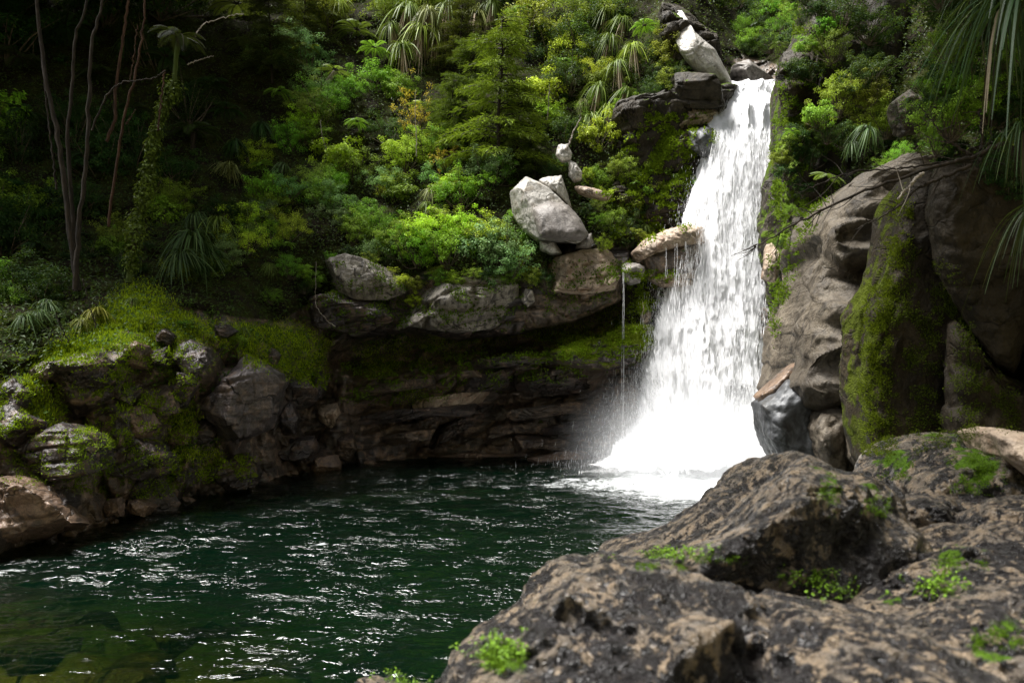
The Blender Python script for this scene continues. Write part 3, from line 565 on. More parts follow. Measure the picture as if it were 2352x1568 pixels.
# left bank
LB = [([(101, 823), (162, 801), (216, 805), (245, 834), (232, 881), (187, 915), (144, 899), (108, 859)], .8, 'bank', 'rounded dark boulder hanging under the mossy mound', 4, .1),
      ([(396, 795), (432, 780), (474, 798), (477, 830), (450, 862), (402, 852)], .6, 'bank2', 'smooth grey block above left of the layered boulder', 5, -.4),
      ([(398, 854), (445, 862), (442, 884), (405, 880)], .4, 'bank2', 'thin stone wedged under the smooth grey block', 3, 0),
      ([(340, 760), (367, 751), (398, 769), (390, 796), (358, 782)], .4, 'bank', 'small dark stone poking from the top of the mossy mound', 3, 0),
      ([(334, 808), (374, 792), (384, 842), (354, 838)], .4, 'bank', 'small reddish-grey stone below the top of the mossy mound', 3, 0),
      ([(490, 823), (547, 814), (592, 834), (636, 859), (646, 880), (628, 926), (614, 987), (533, 1017), (468, 992), (434, 949), (430, 913), (464, 877)], 1.5, 'bank2', 'big layered purple-grey boulder in the middle of the left bank', 7, -.35),
      ([(640, 930), (668, 922), (684, 960), (676, 1000), (640, 1010), (628, 970)], .6, 'bank', 'upright brown rock right of the layered boulder', 4, 0),
      ([(730, 930), (770, 925), (782, 960), (770, 990), (735, 985)], .6, 'tan', 'square brown block in the shadowed cleft', 5, -.3),
      ([(700, 860), (738, 850), (748, 890), (730, 930), (700, 920)], .6, 'bank', 'mossy-topped block left of the shadowed cleft', 5, .3),
      ([(14, 999), (54, 981), (133, 974), (202, 999), (226, 1035), (226, 1082), (108, 1110), (-10, 1088), (-12, 1020)], 1.1, 'bank', 'wide humped boulder at the far left above the water', 6, .15),
      ([(216, 996), (263, 987), (310, 1007), (346, 1021), (384, 1050), (376, 1092), (324, 1104), (230, 1088)], 1.0, 'bank', 'dark craggy boulder next to the wide humped one', 6, .2),
      ([(-60, 1120), (0, 1098), (48, 1110), (96, 1144), (166, 1216), (170, 1236), (48, 1268), (-60, 1268)], 1.0, 'shore', 'wedge-shaped brown boulder in the lower left corner of the bank', 5, -.3),
      ([(82, 1118), (139, 1125), (158, 1148), (150, 1190), (106, 1160)], .6, 'bank', 'grey boulder behind the wedge-shaped one', 4, 0),
      ([(284, 1152), (317, 1147), (350, 1166), (333, 1186), (296, 1178)], .45, 'shore', 'orange pebble-smooth stone at the water edge', 2, 0),
      ([(236, 1148), (269, 1144), (274, 1188), (240, 1188)], .4, 'shore', 'upright orange stone left of the smooth one', 3, 0),
      ([(444, 1065), (516, 1052), (556, 1039), (585, 1075), (592, 1092), (578, 1120), (545, 1130), (449, 1122), (416, 1105)], .95, 'bank', 'ribbed tan boulder with mossy end at the waterline', 5, .3),
      ([(360, 1062), (401, 1053), (406, 1080), (366, 1088)], .4, 'bank', 'small purple stone between moss and ribbed boulder', 3, 0),
      ([(629, 1020), (660, 1007), (718, 1000), (736, 1040), (688, 1058), (634, 1056)], .7, 'bank', 'smooth-fronted boulder left of the shadowed cleft base', 4, .1),
      ([(689, 1079), (727, 1050), (775, 1044), (782, 1086), (698, 1096)], .6, 'shore', 'jumbled yellowish rock at the foot of the cleft', 5, .1),
      ([(820, 1074), (850, 1060), (876, 1066), (878, 1078), (840, 1084)], .4, 'shore', 'low red-brown stone in the shallows past the cleft', 2, 0),
      ([(760, 990), (806, 985), (818, 1030), (800, 1062), (768, 1050)], .6, 'cliff', 'dark blocky rock at the corner of the strata', 5, 0),
      ([(1184, 862), (1240, 848), (1392, 856), (1388, 890), (1290, 908), (1186, 898)], .8, 'bank', 'long grey slab in the strata under the mossy ledge', 5, -.5),
      ([(1404, 828), (1412, 798), (1440, 792), (1452, 810), (1448, 830)], .5, 'tan', 'rounded brown stone sitting on the mossy ledge', 2, -.2),
      ([(1060, 862), (1100, 846), (1200, 840), (1196, 894), (1070, 900)], .7, 'bank', 'brown jointed block left of the long grey slab', 5, -.1),
      ([(960, 1014), (1010, 985), (1080, 948), (1150, 900), (1160, 918), (1090, 975), (1020, 1016), (975, 1026)], .5, 'bank', 'diagonal brown rib of rock at the foot of the strata', 4, 0),
      ([(930, 924), (990, 912), (1060, 902), (1130, 896), (1128, 924), (1040, 940), (950, 946)], .6, 'tan', 'narrow brown shelf across the middle of the strata', 4, -.4),
      ([(1000, 1052), (1060, 1040), (1180, 1044), (1200, 1058), (1100, 1064), (1010, 1062)], .6, 'shore', 'low reddish rock ridge along the far waterline', 3, 0),
      ([(1210, 1052), (1300, 1036), (1390, 1044), (1420, 1066), (1300, 1074), (1220, 1066)], .7, 'shore', 'dark red wet rock left of the splash', 3, 0),
      ([(480, 750), (520, 744), (545, 760), (520, 775), (485, 770)], .4, 'bank', 'small stone half sunk in moss above the layered boulder', 3, .2)]
for k, (ol, th, mt, lab, fa, ms) in enumerate(LB):
    O = np.array(ol, float); cx, cy = O.mean(0); big = np.ptp(O[:, 0]) > 110
    boulder(ol, Db(cx, cy, -.95 if mt == 'bank2' else -.3), th, M[mt], lab, sub=6 if big else 5, amp=.13, seed=40+k, facets=fa+3, box=.62, moss=ms, strata=.28 if big and mt in ('bank', 'cliff') else 0, ridge=.05, tilt=.25, fine=.035)
_r = np.random.RandomState(3)
for k in range(34):                                                # cobbles along the left waterline
    x = _r.uniform(60, 860); y = float(shore(x))-_r.uniform(-4, 26); s = _r.uniform(7, 17)
    a = np.linspace(0, 6.28, 8, endpoint=False); ol = np.stack([x+s*1.3*np.cos(a)*_r.uniform(.7, 1.2, 8), y+s*.8*np.sin(a)*_r.uniform(.7, 1.2, 8)], 1)
    boulder(ol, 5853/(max(y, shore(x)-8)-HY)-.1, s/FPX*22, M[('shore', 'bank', 'shore')[k % 3]], 'small angular stone among the cobbles along the left waterline', name='stone', cat='stone', sub=3, amp=.15, seed=90+k, facets=5, group='cobbles along the left waterline', moss=_r.uniform(-.3, .2))

for k, (ol, th, ms) in enumerate([([(770, 905), (840, 886), (920, 874), (1010, 868), (1012, 886), (920, 898), (800, 920)], .9, .25), ([(800, 960), (900, 940), (1010, 935), (1100, 925), (1090, 945), (960, 962), (820, 978)], .8, -.2),
        ([(1150, 950), (1250, 930), (1380, 915), (1420, 925), (1340, 948), (1180, 968)], .8, -.2), ([(1240, 985), (1330, 965), (1440, 950), (1450, 968), (1340, 990), (1250, 1002)], .8, -.3),
        ([(860, 1005), (940, 990), (1000, 985), (990, 1010), (900, 1024)], .7, .0), ([(1080, 830), (1180, 812), (1290, 806), (1280, 830), (1180, 842), (1090, 850)], .9, .5),
        ([(1180, 1000), (1260, 1004), (1330, 1015), (1300, 1036), (1200, 1030)], .7, -.2), ([(1400, 880), (1480, 862), (1520, 880), (1480, 910), (1410, 912)], .9, -.2)]):
    O = np.array(ol, float); boulder(ol, Db(O[:, 0].mean(), O[:, 1].mean(), -.75), th, M['bank' if k % 2 else 'cliff'], ['mossy upper-left ledge', 'long middle-left ledge', 'long middle-right ledge', 'lowest right ledge', 'short lower-left ledge', 'moss-topped ledge under the cave', 'slanting ledge near the far waterline', 'black wet ledge nearest the spray'][k]+' of the layered wall behind the pool',
            name='rock_ledge', cat='rock ledge', sub=6, amp=.05, seed=300+k, facets=4, moss=ms, strata=.22, tilt=.27, box=.45)

# ---------------------------------------------------------------- right side of the gorge
def cliff_moss(x, y): return .45*sstep(120, 10, x-1780-30*perlin(np.stack([x*.02, y*.008, x*0], 1)))+.26
boulder([(1870, -60), (1850, 60), (1828, 120), (1812, 162), (1818, 205), (1812, 270), (1804, 340), (1792, 400), (1788, 480), (1794, 560), (1794, 640), (1806, 740), (1800, 840), (1795, 960), (1850, 1060), (2000, 900), (2120, 500), (2120, 200), (2060, -60)], 25.6, 3.0, M['wall'],
        'tall mossy cliff wall right of the waterfall', name='cliff_wall', cat='cliff', sub=7, amp=.10, seed=120, box=.6, center=(1900, 480), freq=1.6, ridge=.10, moss=.0, mossf=cliff_moss, fine=.12, frac=.5)
for k, (ol, Y, th, mt, lab, ms) in enumerate([
        ([(1788, 172), (1800, 122), (1830, 110), (1862, 128), (1850, 160), (1810, 176)], 23.4, .8, 'wall', 'dark wet rock jutting over the right of the waterfall lip', .2),
        ([(1790, 200), (1812, 170), (1850, 160), (1876, 190), (1864, 250), (1812, 266)], 23.2, .7, 'rib', 'moss-covered knob beside the top of the fall', .6),
        ([(2056, 230), (2090, 205), (2130, 230), (2126, 300), (2080, 310)], 17.6, .8, 'wall', 'grey rounded outcrop above the brown buttress', -.3),
        ([(1762, 560), (1790, 556), (1800, 600), (1780, 650), (1752, 640)], 24.2, .5, 'tan', 'reddish rock ridge seen through the edge of the fall', -.4),
        ([(1800, 590), (1832, 570), (1846, 610), (1836, 680), (1806, 650)], 21, .5, 'tan', 'pale flake of rock between fall and brown buttress', -.5),
        ([(1772, 850), (1790, 780), (1812, 800), (1800, 870), (1780, 900)], 20, .5, 'pale', 'pale sliver of rock above the orange lip', -.5),
        ([(1780, 700), (1810, 670), (1822, 700), (1800, 760), (1784, 740)], 21, .5, 'polish', 'small grey rock above the pale sliver', .1)]):
    boulder(ol, Y, th, M[mt], lab, name='rock_outcrop', cat='rock', sub=5, amp=.12, seed=130+k, facets=3, moss=ms)
def carve_br(P, c, n):
    # scoops worn into the rock by water
    q = P-c
    f = 1-2*np.abs(perlin(np.stack([q[:, 0]*.38+q[:, 2]*.30+3, q[:, 1]*.3, q[:, 2]*.75-q[:, 0]*.25], 1)+1.7))
    g = 1-2*np.abs(perlin(q*[.9, .6, 1.7]+5.1))
    P = P.copy(); e = (n[:, 1] < .2)
    P[:, 1] -= e*(.95*f+.38*g+.10*(1-2*np.abs(perlin(q*[2.2, 1.5, 4.2]+q[:, [2, 0, 0]]*[1.2, 0, .8]+3.3))))
    for (a, b, w_, d_) in ((1.1, -.6, .9, 1.2), (1.2, -2.0, 1.0, 1.6), (.4, .2, .5, .6), (1.5, .7, .8, .8), (.6, 1.2, .6, .3), (-.35, -3.2, .5, .4)):
        P[:, 1] += e*d_*np.exp(-((q[:, 0]-a)/(w_*1.3))**2-((q[:, 2]-b+.25*q[:, 0])/(w_*.6))**2)
    return P
boulder([(2080, 382), (2020, 386), (1975, 410), (1930, 440), (1884, 478), (1842, 528), (1832, 556), (1848, 590), (1836, 632), (1822, 690), (1806, 740), (1797, 800), (1790, 850), (1768, 900), (1800, 960), (1850, 1030), (1880, 1090), (2020, 1120), (2200, 1100), (2260, 700), (2220, 420)], 17.6, 2.6, M['brown'],
        'large smooth brown buttress sculpted by water right of the fall', name='rock_buttress', cat='rock', sub=7, amp=.06, seed=150, box=.6, center=(2010, 720), carve=carve_br, fine=.10, moss=-.05, frac=.22)
boulder([(1736, 912), (1770, 884), (1800, 856), (1826, 832), (1840, 846), (1815, 884), (1790, 904), (1765, 924), (1746, 930)], 16.4, .6, M['shore'],
        'orange lip of rock pointing at the waterfall', name='rock_lip', cat='rock', sub=5, amp=.06, seed=151, moss=-.6, facets=0, frac=0, box=.8)
boulder([(1742, 925), (1770, 905), (1805, 870), (1860, 870), (1890, 930), (1900, 1010), (1900, 1090), (1840, 1090), (1790, 1070), (1762, 1010), (1750, 968)], 16.2, 1.0, M['polish'],
        'blue-grey water-polished rock chute under the orange lip', name='polished_rock', cat='rock', sub=6, amp=.12, seed=152, ridge=.12, box=.6, frac=.3, moss=-.8)
boulder([(1868, 985), (1885, 945), (1925, 930), (1960, 945), (1958, 1010), (1946, 1090), (1900, 1090), (1876, 1030)], 14.8, .7, M['brown'],
        'rounded brown boulder right of the polished chute', sub=5, amp=.14, seed=153, ridge=.06)
boulder([(1940, 990), (1960, 962), (2010, 960), (2030, 1000), (2020, 1080), (1980, 1090), (1950, 1050)], 14.2, .6, M['brown'], 'brown boulder tucked under the mossy wall', sub=5, amp=.14, seed=154, ridge=.06)
boulder([(1972, 1080), (1988, 1045), (2004, 1030), (2016, 1050), (2012, 1090)], 11.0, .3, M['grey'], 'small pale stone at the foot of the mossy wall', sub=4, amp=.12, seed=155)
def rib_moss(x, y):
    e = np.interp(y, [400, 560, 720, 850, 1000, 1060], [2062, 2046, 1990, 1980, 1990, 2010]); return .50*sstep(46, -6, x-e+22*perlin(np.stack([x*.03, y*.03, x*0], 1)))+.30*sstep(230, 30, x-e)*sstep(520, 700, y)
boulder([(2110, 395), (2070, 440), (2052, 520), (2040, 590), (2018, 650), (1986, 715), (1978, 800), (1976, 900), (1982, 965), (1996, 1040), (2010, 1075), (2180, 1090), (2300, 1000), (2300, 500), (2220, 380)], 11.8, 1.2, M['rib'],
        'tall dark rock wall with bright mossy left edge', name='rock_wall', cat='rock wall', sub=7, amp=.05, seed=160, box=.45, center=(2120, 760), mossf=rib_moss, moss=.05, fine=.05, ridge=.04, frac=.25)
boulder([(2150, 380), (2128, 480), (2150, 620), (2196, 700), (2240, 770), (2290, 840), (2330, 860), (2380, 700), (2500, 600), (2500, 300), (2260, 330)], 10.6, 1.1, M['rib'],
        'brown lichened rock panel above the diagonal crack', name='rock_wall', cat='rock wall', sub=7, amp=.05, seed=161, box=.45, center=(2300, 560), fine=.04, ridge=.03, moss=-.1, frac=.25)
boulder([(2170, 740), (2200, 730), (2290, 850), (2345, 880), (2400, 760), (2560, 700), (2560, 1150), (2200, 1150), (2160, 950)], 10.9, 1.1, M['rib'],
        'dark rock panel below the diagonal crack at the right edge', name='rock_wall', cat='rock wall', sub=6, amp=.07, seed=162, box=.5, center=(2350, 960), fine=.04, ridge=.04, moss=.0)

# ---------------------------------------------------------------- foreground rocks (close, soft focus)
_fr = np.random.RandomState(21); _BK = [(0, 880), (120, 840), (330, 810), (520, 790), (760, 810), (800, 900), (790, 1040), (600, 1085), (430, 1130), (150, 1210), (0, 1200)]
for k in range(52):
    x, y = _fr.uniform(-20, 800), _fr.uniform(800, 1200)
    if psd(_BK, np.array([x]), np.array([y]))[0] < 0 or any(psd(q_[0], np.array([x]), np.array([y]))[0] > -8 for q_ in LB): continue
    s_ = _fr.uniform(20, 62); a = np.linspace(0, 6.28, 9, endpoint=False)+_fr.rand(); rr_ = _fr.uniform(.65, 1.25, 9); t_ = _fr.uniform(-.5, .5)
    ux_, uy_ = s_*1.25*rr_*np.cos(a), s_*.8*rr_*np.sin(a); ol = np.stack([x+ux_*math.cos(t_)-uy_*math.sin(t_), y+ux_*math.sin(t_)+uy_*math.cos(t_)], 1)
    boulder(ol, Db(x, y, -.05), s_/FPX*20*.7, M[('bank', 'bank', 'cliff', 'shore')[k % 4]], 'x', name='stone', cat='stone', sub=5, amp=.14, seed=400+k, facets=9, group='broken stones of the left bank', moss=_fr.uniform(-.3, .35), box=.55, frac=1.1)
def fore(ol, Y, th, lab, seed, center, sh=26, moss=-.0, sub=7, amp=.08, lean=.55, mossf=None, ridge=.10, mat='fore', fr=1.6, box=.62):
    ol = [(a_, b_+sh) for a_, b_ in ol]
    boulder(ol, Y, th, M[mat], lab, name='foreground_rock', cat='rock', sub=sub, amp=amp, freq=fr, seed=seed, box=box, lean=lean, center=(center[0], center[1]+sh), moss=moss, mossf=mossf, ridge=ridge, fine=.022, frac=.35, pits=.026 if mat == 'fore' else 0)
def patch(lst): return lambda x, y: sum(a*np.exp(-((x-px)/w_)**2-((y-py)/h_)**2) for px, py, w_, h_, a in lst)
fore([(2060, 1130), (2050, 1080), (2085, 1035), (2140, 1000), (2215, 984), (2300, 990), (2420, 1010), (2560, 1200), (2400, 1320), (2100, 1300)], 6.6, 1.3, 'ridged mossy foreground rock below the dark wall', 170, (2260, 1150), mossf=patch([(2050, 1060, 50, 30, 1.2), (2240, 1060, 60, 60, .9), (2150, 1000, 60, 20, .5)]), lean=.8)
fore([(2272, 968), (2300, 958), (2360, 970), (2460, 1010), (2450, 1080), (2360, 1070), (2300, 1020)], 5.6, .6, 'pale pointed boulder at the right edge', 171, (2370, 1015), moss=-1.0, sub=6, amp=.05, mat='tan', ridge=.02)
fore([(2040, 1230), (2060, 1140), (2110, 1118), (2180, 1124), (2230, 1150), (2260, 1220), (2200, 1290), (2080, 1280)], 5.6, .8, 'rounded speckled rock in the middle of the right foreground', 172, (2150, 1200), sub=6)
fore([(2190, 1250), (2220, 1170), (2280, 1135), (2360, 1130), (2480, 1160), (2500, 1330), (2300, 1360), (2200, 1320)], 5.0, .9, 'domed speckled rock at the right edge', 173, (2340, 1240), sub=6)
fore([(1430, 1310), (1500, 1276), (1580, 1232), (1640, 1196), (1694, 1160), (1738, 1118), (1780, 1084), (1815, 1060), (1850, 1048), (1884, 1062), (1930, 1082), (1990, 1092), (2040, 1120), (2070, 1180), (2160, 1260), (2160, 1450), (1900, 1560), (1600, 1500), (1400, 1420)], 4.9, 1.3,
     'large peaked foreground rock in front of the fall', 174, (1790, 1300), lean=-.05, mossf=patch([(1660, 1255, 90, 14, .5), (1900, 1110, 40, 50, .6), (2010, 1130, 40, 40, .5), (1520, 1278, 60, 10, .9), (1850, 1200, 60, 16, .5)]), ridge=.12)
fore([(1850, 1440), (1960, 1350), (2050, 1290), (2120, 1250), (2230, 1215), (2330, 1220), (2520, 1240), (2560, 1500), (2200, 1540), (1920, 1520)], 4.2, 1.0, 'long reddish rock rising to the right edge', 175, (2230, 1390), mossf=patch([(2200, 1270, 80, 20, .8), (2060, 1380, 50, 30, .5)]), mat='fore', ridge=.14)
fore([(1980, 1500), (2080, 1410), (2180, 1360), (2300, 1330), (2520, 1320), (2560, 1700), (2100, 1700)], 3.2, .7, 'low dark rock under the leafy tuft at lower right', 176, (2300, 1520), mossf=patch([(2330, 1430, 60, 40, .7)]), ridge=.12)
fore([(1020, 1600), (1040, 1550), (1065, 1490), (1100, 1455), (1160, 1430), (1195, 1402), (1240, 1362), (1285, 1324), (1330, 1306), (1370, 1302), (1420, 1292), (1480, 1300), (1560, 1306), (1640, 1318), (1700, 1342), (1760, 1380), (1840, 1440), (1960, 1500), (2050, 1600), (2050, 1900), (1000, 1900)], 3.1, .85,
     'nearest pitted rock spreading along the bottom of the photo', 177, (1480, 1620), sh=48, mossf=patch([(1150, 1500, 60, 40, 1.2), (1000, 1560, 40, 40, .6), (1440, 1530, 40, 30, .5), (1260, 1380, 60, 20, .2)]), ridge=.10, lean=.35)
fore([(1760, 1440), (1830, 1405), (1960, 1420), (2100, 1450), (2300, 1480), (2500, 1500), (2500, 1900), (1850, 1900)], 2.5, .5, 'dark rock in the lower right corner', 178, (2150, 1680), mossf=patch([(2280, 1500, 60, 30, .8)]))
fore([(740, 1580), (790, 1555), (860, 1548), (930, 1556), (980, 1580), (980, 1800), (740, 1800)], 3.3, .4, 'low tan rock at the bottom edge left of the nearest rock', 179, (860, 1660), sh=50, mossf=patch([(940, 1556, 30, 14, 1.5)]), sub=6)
# stones seen through the shallow water
for k, (x, y, s, zz) in enumerate([(860, 1520, 110, -.55), (180, 1440, 90, -.8), (420, 1480, 120, -.9), (60, 1530, 100, -.7), (620, 1560, 90, -.7), (280, 1560, 80, -.6), (330, 1310, 70, -.8), (540, 1420, 70, -1.1)]):
    Yd = FPX*(CAMZ-zz)/(y-HY); a = np.linspace(0, 6.28, 9, endpoint=False)
    rr_ = _r.uniform(.8, 1.2, 9); ol = np.stack([x+s*rr_*np.cos(a), y+s*.42*rr_*np.sin(a)], 1)
    boulder(ol, Yd, .9, M['shore' if k % 2 == 0 else 'bank'], 'brown stone lying under the shallow water at lower left', name='submerged_stone', cat='stone', sub=5, amp=.12, seed=200+k, facets=4, group='stones under the shallow water', moss=.1)

# ---------------------------------------------------------------- waterfall
FL = np.array([(190, 1683), (215, 1672), (240, 1660), (290, 1642), (340, 1634), (400, 1620), (470, 1600), (540, 1578), (600, 1562), (680, 1538), (760, 1512), (830, 1496), (900, 1484), (960, 1468), (1030, 1436), (1100, 1400)], float)
FR = np.array([(190, 1792), (250, 1789), (330, 1781), (400, 1768), (480, 1758), (560, 1752), (640, 1764), (720, 1776), (800, 1774), (880, 1766), (940, 1758), (1000, 1780), (1100, 1800)], float)
def fall_edges(y): return np.interp(y, FL[:, 0], FL[:, 1]), np.interp(y, FR[:, 0], FR[:, 1])
def fall_depth(y): return np.interp(y, [150, 190, 240, 330, 480, 700, 900, 1100], [33.5, 32.2, 31.2, 30.3, 29.6, 28.6, 27.6, 26.6])
THIN = [(1718, 640, 26, 30, .10), (1700, 760, 34, 60, .34), (1740, 850, 22, 70, .22), (1672, 900, 30, 40, .36), (1710, 905, 40, 46, .40), (1655, 975, 26, 40, .26), (1540, 800, 26, 40, .18), (1520, 870, 24, 50, .26), (1500, 940, 26, 40, .2), (1745, 460, 14, 60, .3), (1735, 500, 16, 40, .25), (1740, 285, 26, 14, .14), (1590, 620, 14, 60, .2), (1640, 720, 30, 40, .12), (1585, 740, 14, 50, .2)]
def fall_sheet(name, back, inset, dens0, seed, parent):
    nu, nv_ = 90, 420
    yy = np.linspace(186, 1104, nv_)[:, None]*np.ones((1, nu)); uu = np.linspace(0, 1, nu)[None]*np.ones((nv_, 1))
    l, r = fall_edges(yy); wob = 9*np.interp(yy, [186, 300, 1100], [.3, 1, 1.6])
    l = l+inset-20+wob*perlin(np.stack([yy[:, 0]*.02+seed, yy[:, 0]*.003, yy[:, 0]*0+seed], 1))[:, None]; r = r-inset+10+wob*perlin(np.stack([yy[:, 0]*.021+seed+9, yy[:, 0]*.003, yy[:, 0]*0+seed], 1))[:, None]
    px = l+(r-l)*uu
    Y = fall_depth(yy)+back-.9*np.sqrt(np.clip(1-(2*uu-1)**2, 0, 1))
    P = W3(px, yy, Y).reshape(-1, 3)
    st = P*[1.6, .6, .35]+seed
    P[:, 1] -= .32*fbm(st, 1.1, 4, .6)
    u = uu.ravel(); y = yy.ravel(); x = px.ravel()
    e = np.minimum(u/np.interp(y, [190, 400, 900], [.05, .10, .22]), (1-u)/np.interp(y, [190, 400, 900], [.05, .12, .13])); e = np.clip(e, 0, 1)
    dens = dens0-.62*(1-e)**1.3
    for tx, ty, tw, th_, ta in THIN: dens -= ta*np.exp(-((x-tx)/tw)**2-((y-ty)/th_)**2)*1.15
    dens += .5*sstep(985, 1060, y)+.26*sstep(700, 420, y)*e
    dens += .12*sstep(190, 176, y)-.5*sstep(.3, .0, (y-186)/22-.35*perlin(np.stack([x*.09, x*0, x*0+seed], 1)))
    o = mk(name, P, grid_faces(nv_, nu), M['fall'], parent, attrs={'dens': dens}, loc=None)
    at = o.data.attributes.new('uvw', 'FLOAT_VECTOR', 'POINT'); q = np.stack([P[:, 0]-.12*(14-P[:, 2]), P[:, 0]*0+seed*3.1, P[:, 2]], 1).astype(np.float32); at.data.foreach_set('vector', q.ravel())
    return o
wf = empty('waterfall', tuple(W3(1600, 1060, 26.6)), 'tall white waterfall plunging into the dark green pool', 'waterfall')
def setp(o, root):
    o.parent = root; o.matrix_parent_inverse = root.matrix_basis.inverted() if False else o.matrix_parent_inverse
    o.location = Vector(o.location)-root.location
_rootinv = lambda root, o: setp(o, root)
for nm, back, inset, d0, sd_ in (('water_sheet', 0.0, 2, .82, 1.0), ('water_sheet', .45, -6, .76, 5.3), ('water_sheet', .9, 6, .92, 9.1)):
    o = fall_sheet(nm, back, inset, d0, sd_, None); setp(o, wf)
def streaks(n, fx, fy, fY, ln, wd, seed):
    """short falling threads and drops as small crossed slivers"""
    rng = np.random.RandomState(seed); P = W3(fx, fy, fY); n = len(P)
    L = ln*rng.gamma(1.6, .6, n); Wd = wd*rng.uniform(.4, 1.3, n); a = rng.uniform(0, np.pi, n); sl = rng.normal(0, .12, n)
    ax = np.stack([np.cos(a), np.sin(a), np.zeros(n)], 1)*Wd[:, None]; up = np.stack([sl*.6+.08, sl*0, np.ones(n)], 1)*L[:, None]
    V = np.stack([P-ax*.5, P-up, P+ax*.5, P+up], 1).reshape(-1, 3); i = np.arange(n)*4
    return V, np.stack([i, i+1, i+2, i+3], 1)
rg = np.random.RandomState(5)
N = 42000
yy = rg.uniform(215, 1090, N)**1.0; side = rg.rand(N) < .62; l, r = fall_edges(yy)
spread = np.interp(yy, [200, 400, 700, 1000, 1090], [5, 13, 20, 34, 60])
off = np.abs(rg.exponential(1, N))*spread*.75-8
fx = np.where(side, l-off, r+off*.55)
V1, F1 = streaks(N, fx, yy, fall_depth(yy)-rg.uniform(-.6, 1.0, N), .06, .006, 6)
N = 30000; yy = rg.uniform(300, 1080, N); l, r = fall_edges(yy); fx = l+(r-l)*rg.rand(N)
V2, F2 = streaks(N, fx, yy, fall_depth(yy)-.9-rg.uniform(0, .5, N), .11, .010, 8)
N = 26000; fx = rg.normal(1620, 130, N); yy = 1085-np.abs(rg.normal(0, 46, N))*np.exp(-((fx-1640)/170)**2); fx = np.clip(fx, 1330, 1900)
V3, F3 = streaks(N, fx, yy, 25.6+rg.uniform(-1.2, 1.5, N), .022, .011, 12)
V, Fc = join([(V1, F1), (V2, F2), (V3, F3)])
sp = mk('flying_spray', V, Fc, M['drop'], smooth=False); tag(sp, kind='stuff'); setp(sp, wf)
# boiling foot of the fall
ux, uy = np.meshgrid(np.linspace(-1, 1, 200), np.linspace(-1, 1, 200)); rr = np.hypot(ux, uy)
hx, hy = FC[0]-.3+ux*5.4, FC[1]-.8+uy*3.9; q = np.stack([hx.ravel(), hy.ravel(), hx.ravel()*0], 1)
hz = (1.0*np.exp(-(rr/.38)**2)+.34*np.exp(-(rr/.75)**2))*(1+.35*fbm(q, .8, 4, .6).reshape(rr.shape))+.10*fbm(q, 3.0, 3, .6).reshape(rr.shape)*np.exp(-(rr/.8)**2)-.22*sstep(.6, 1., rr)
fo = mk('foam_mound', np.stack([hx, hy, hz], -1), grid_faces(200, 200), M['fall'], attrs={'dens': (1.0*(1-sstep(.2, 1.0, rr+.12*fbm(q, .9, 3).reshape(rr.shape)))-.30).ravel()})
at = fo.data.attributes.new('uvw', 'FLOAT_VECTOR', 'POINT'); at.data.foreach_set('vector', np.stack([hx*.5, hx*0+44, hy*2.5+hz], -1).astype(np.float32).ravel()); setp(fo, wf)
# thin trickles of the side stream
tk = empty('side_trickle', tuple(W3(1433, 1040, 28)), 'thin thread of water trickling down left of the main fall', 'trickle')
rg = np.random.RandomState(15)
for x0, y0, y1, Y, n in ((1432, 615, 1050, 27.3, 900), (1512, 660, 760, 28.4, 300), (1530, 570, 640, 27.5, 200), (1555, 560, 650, 27.5, 200), (1575, 555, 640, 27.6, 200)):
    yy = rg.uniform(y0, y1, n); fx = x0+rg.normal(0, 1, n)*np.interp(yy, [y0, y1], [.6, 2.2])
    V, Fc = streaks(n//5, fx[:n//5], yy[:n//5], Y+0*yy[:n//5], .04, .006, 16); A_ = []
    for q in range(3):
        ye = np.linspace(y0, y1-rg.uniform(0, .25)*(y1-y0), 60); A_.append(tube(W3(x0+rg.normal()*1.2+np.cumsum(rg.normal(0, .3, 60)), ye, Y), (.0055 if y1-y0 > 200 else .0028)*rg.uniform(.4, 1.4, 60), 4))
    TV_, TF_ = join(A_); o = mk('water_thread', TV_, TF_, M['drop']); setp(o, tk); o = mk('falling_drops', V, Fc, M['drop'], smooth=False); setp(o, tk)
# drifting mist over the foot
def mist_mat():
    s = NT('spray_mist'); co = s.n('ShaderNodeTexCoord').outputs['Object']
    ln = s.n('ShaderNodeVectorMath', operation='LENGTH'); s.set(ln.inputs[0], co)
    f = s.math('POWER', s.math('SUBTRACT', 1.0, ln.outputs['Value'], clamp=True), 2.6)
    d = s.math('MULTIPLY', f, s.math('ADD', .25, s.math('MULTIPLY', s.noise(co, 3.2, 3, .6), 1.4)))
    v = s.n('ShaderNodeVolumePrincipled'); v.inputs['Color'].default_value = (.97, .98, 1, 1); v.inputs['Anisotropy'].default_value = .2
    s.set(v.inputs['Density'], s.math('MULTIPLY', d, 1.7)); s.t.links.new(v.outputs[0], s.out.inputs[1]); return s.m
Vi, Fi = ico(4)
ms = mk('spray_mist', Vi, Fi, mist_mat()); ms.location = (5.9, 24.6, .5); ms.scale = (5.1, 3.4, 3.6)
tag(ms, 'pale mist drifting around the foot of the waterfall', 'mist', kind='stuff')

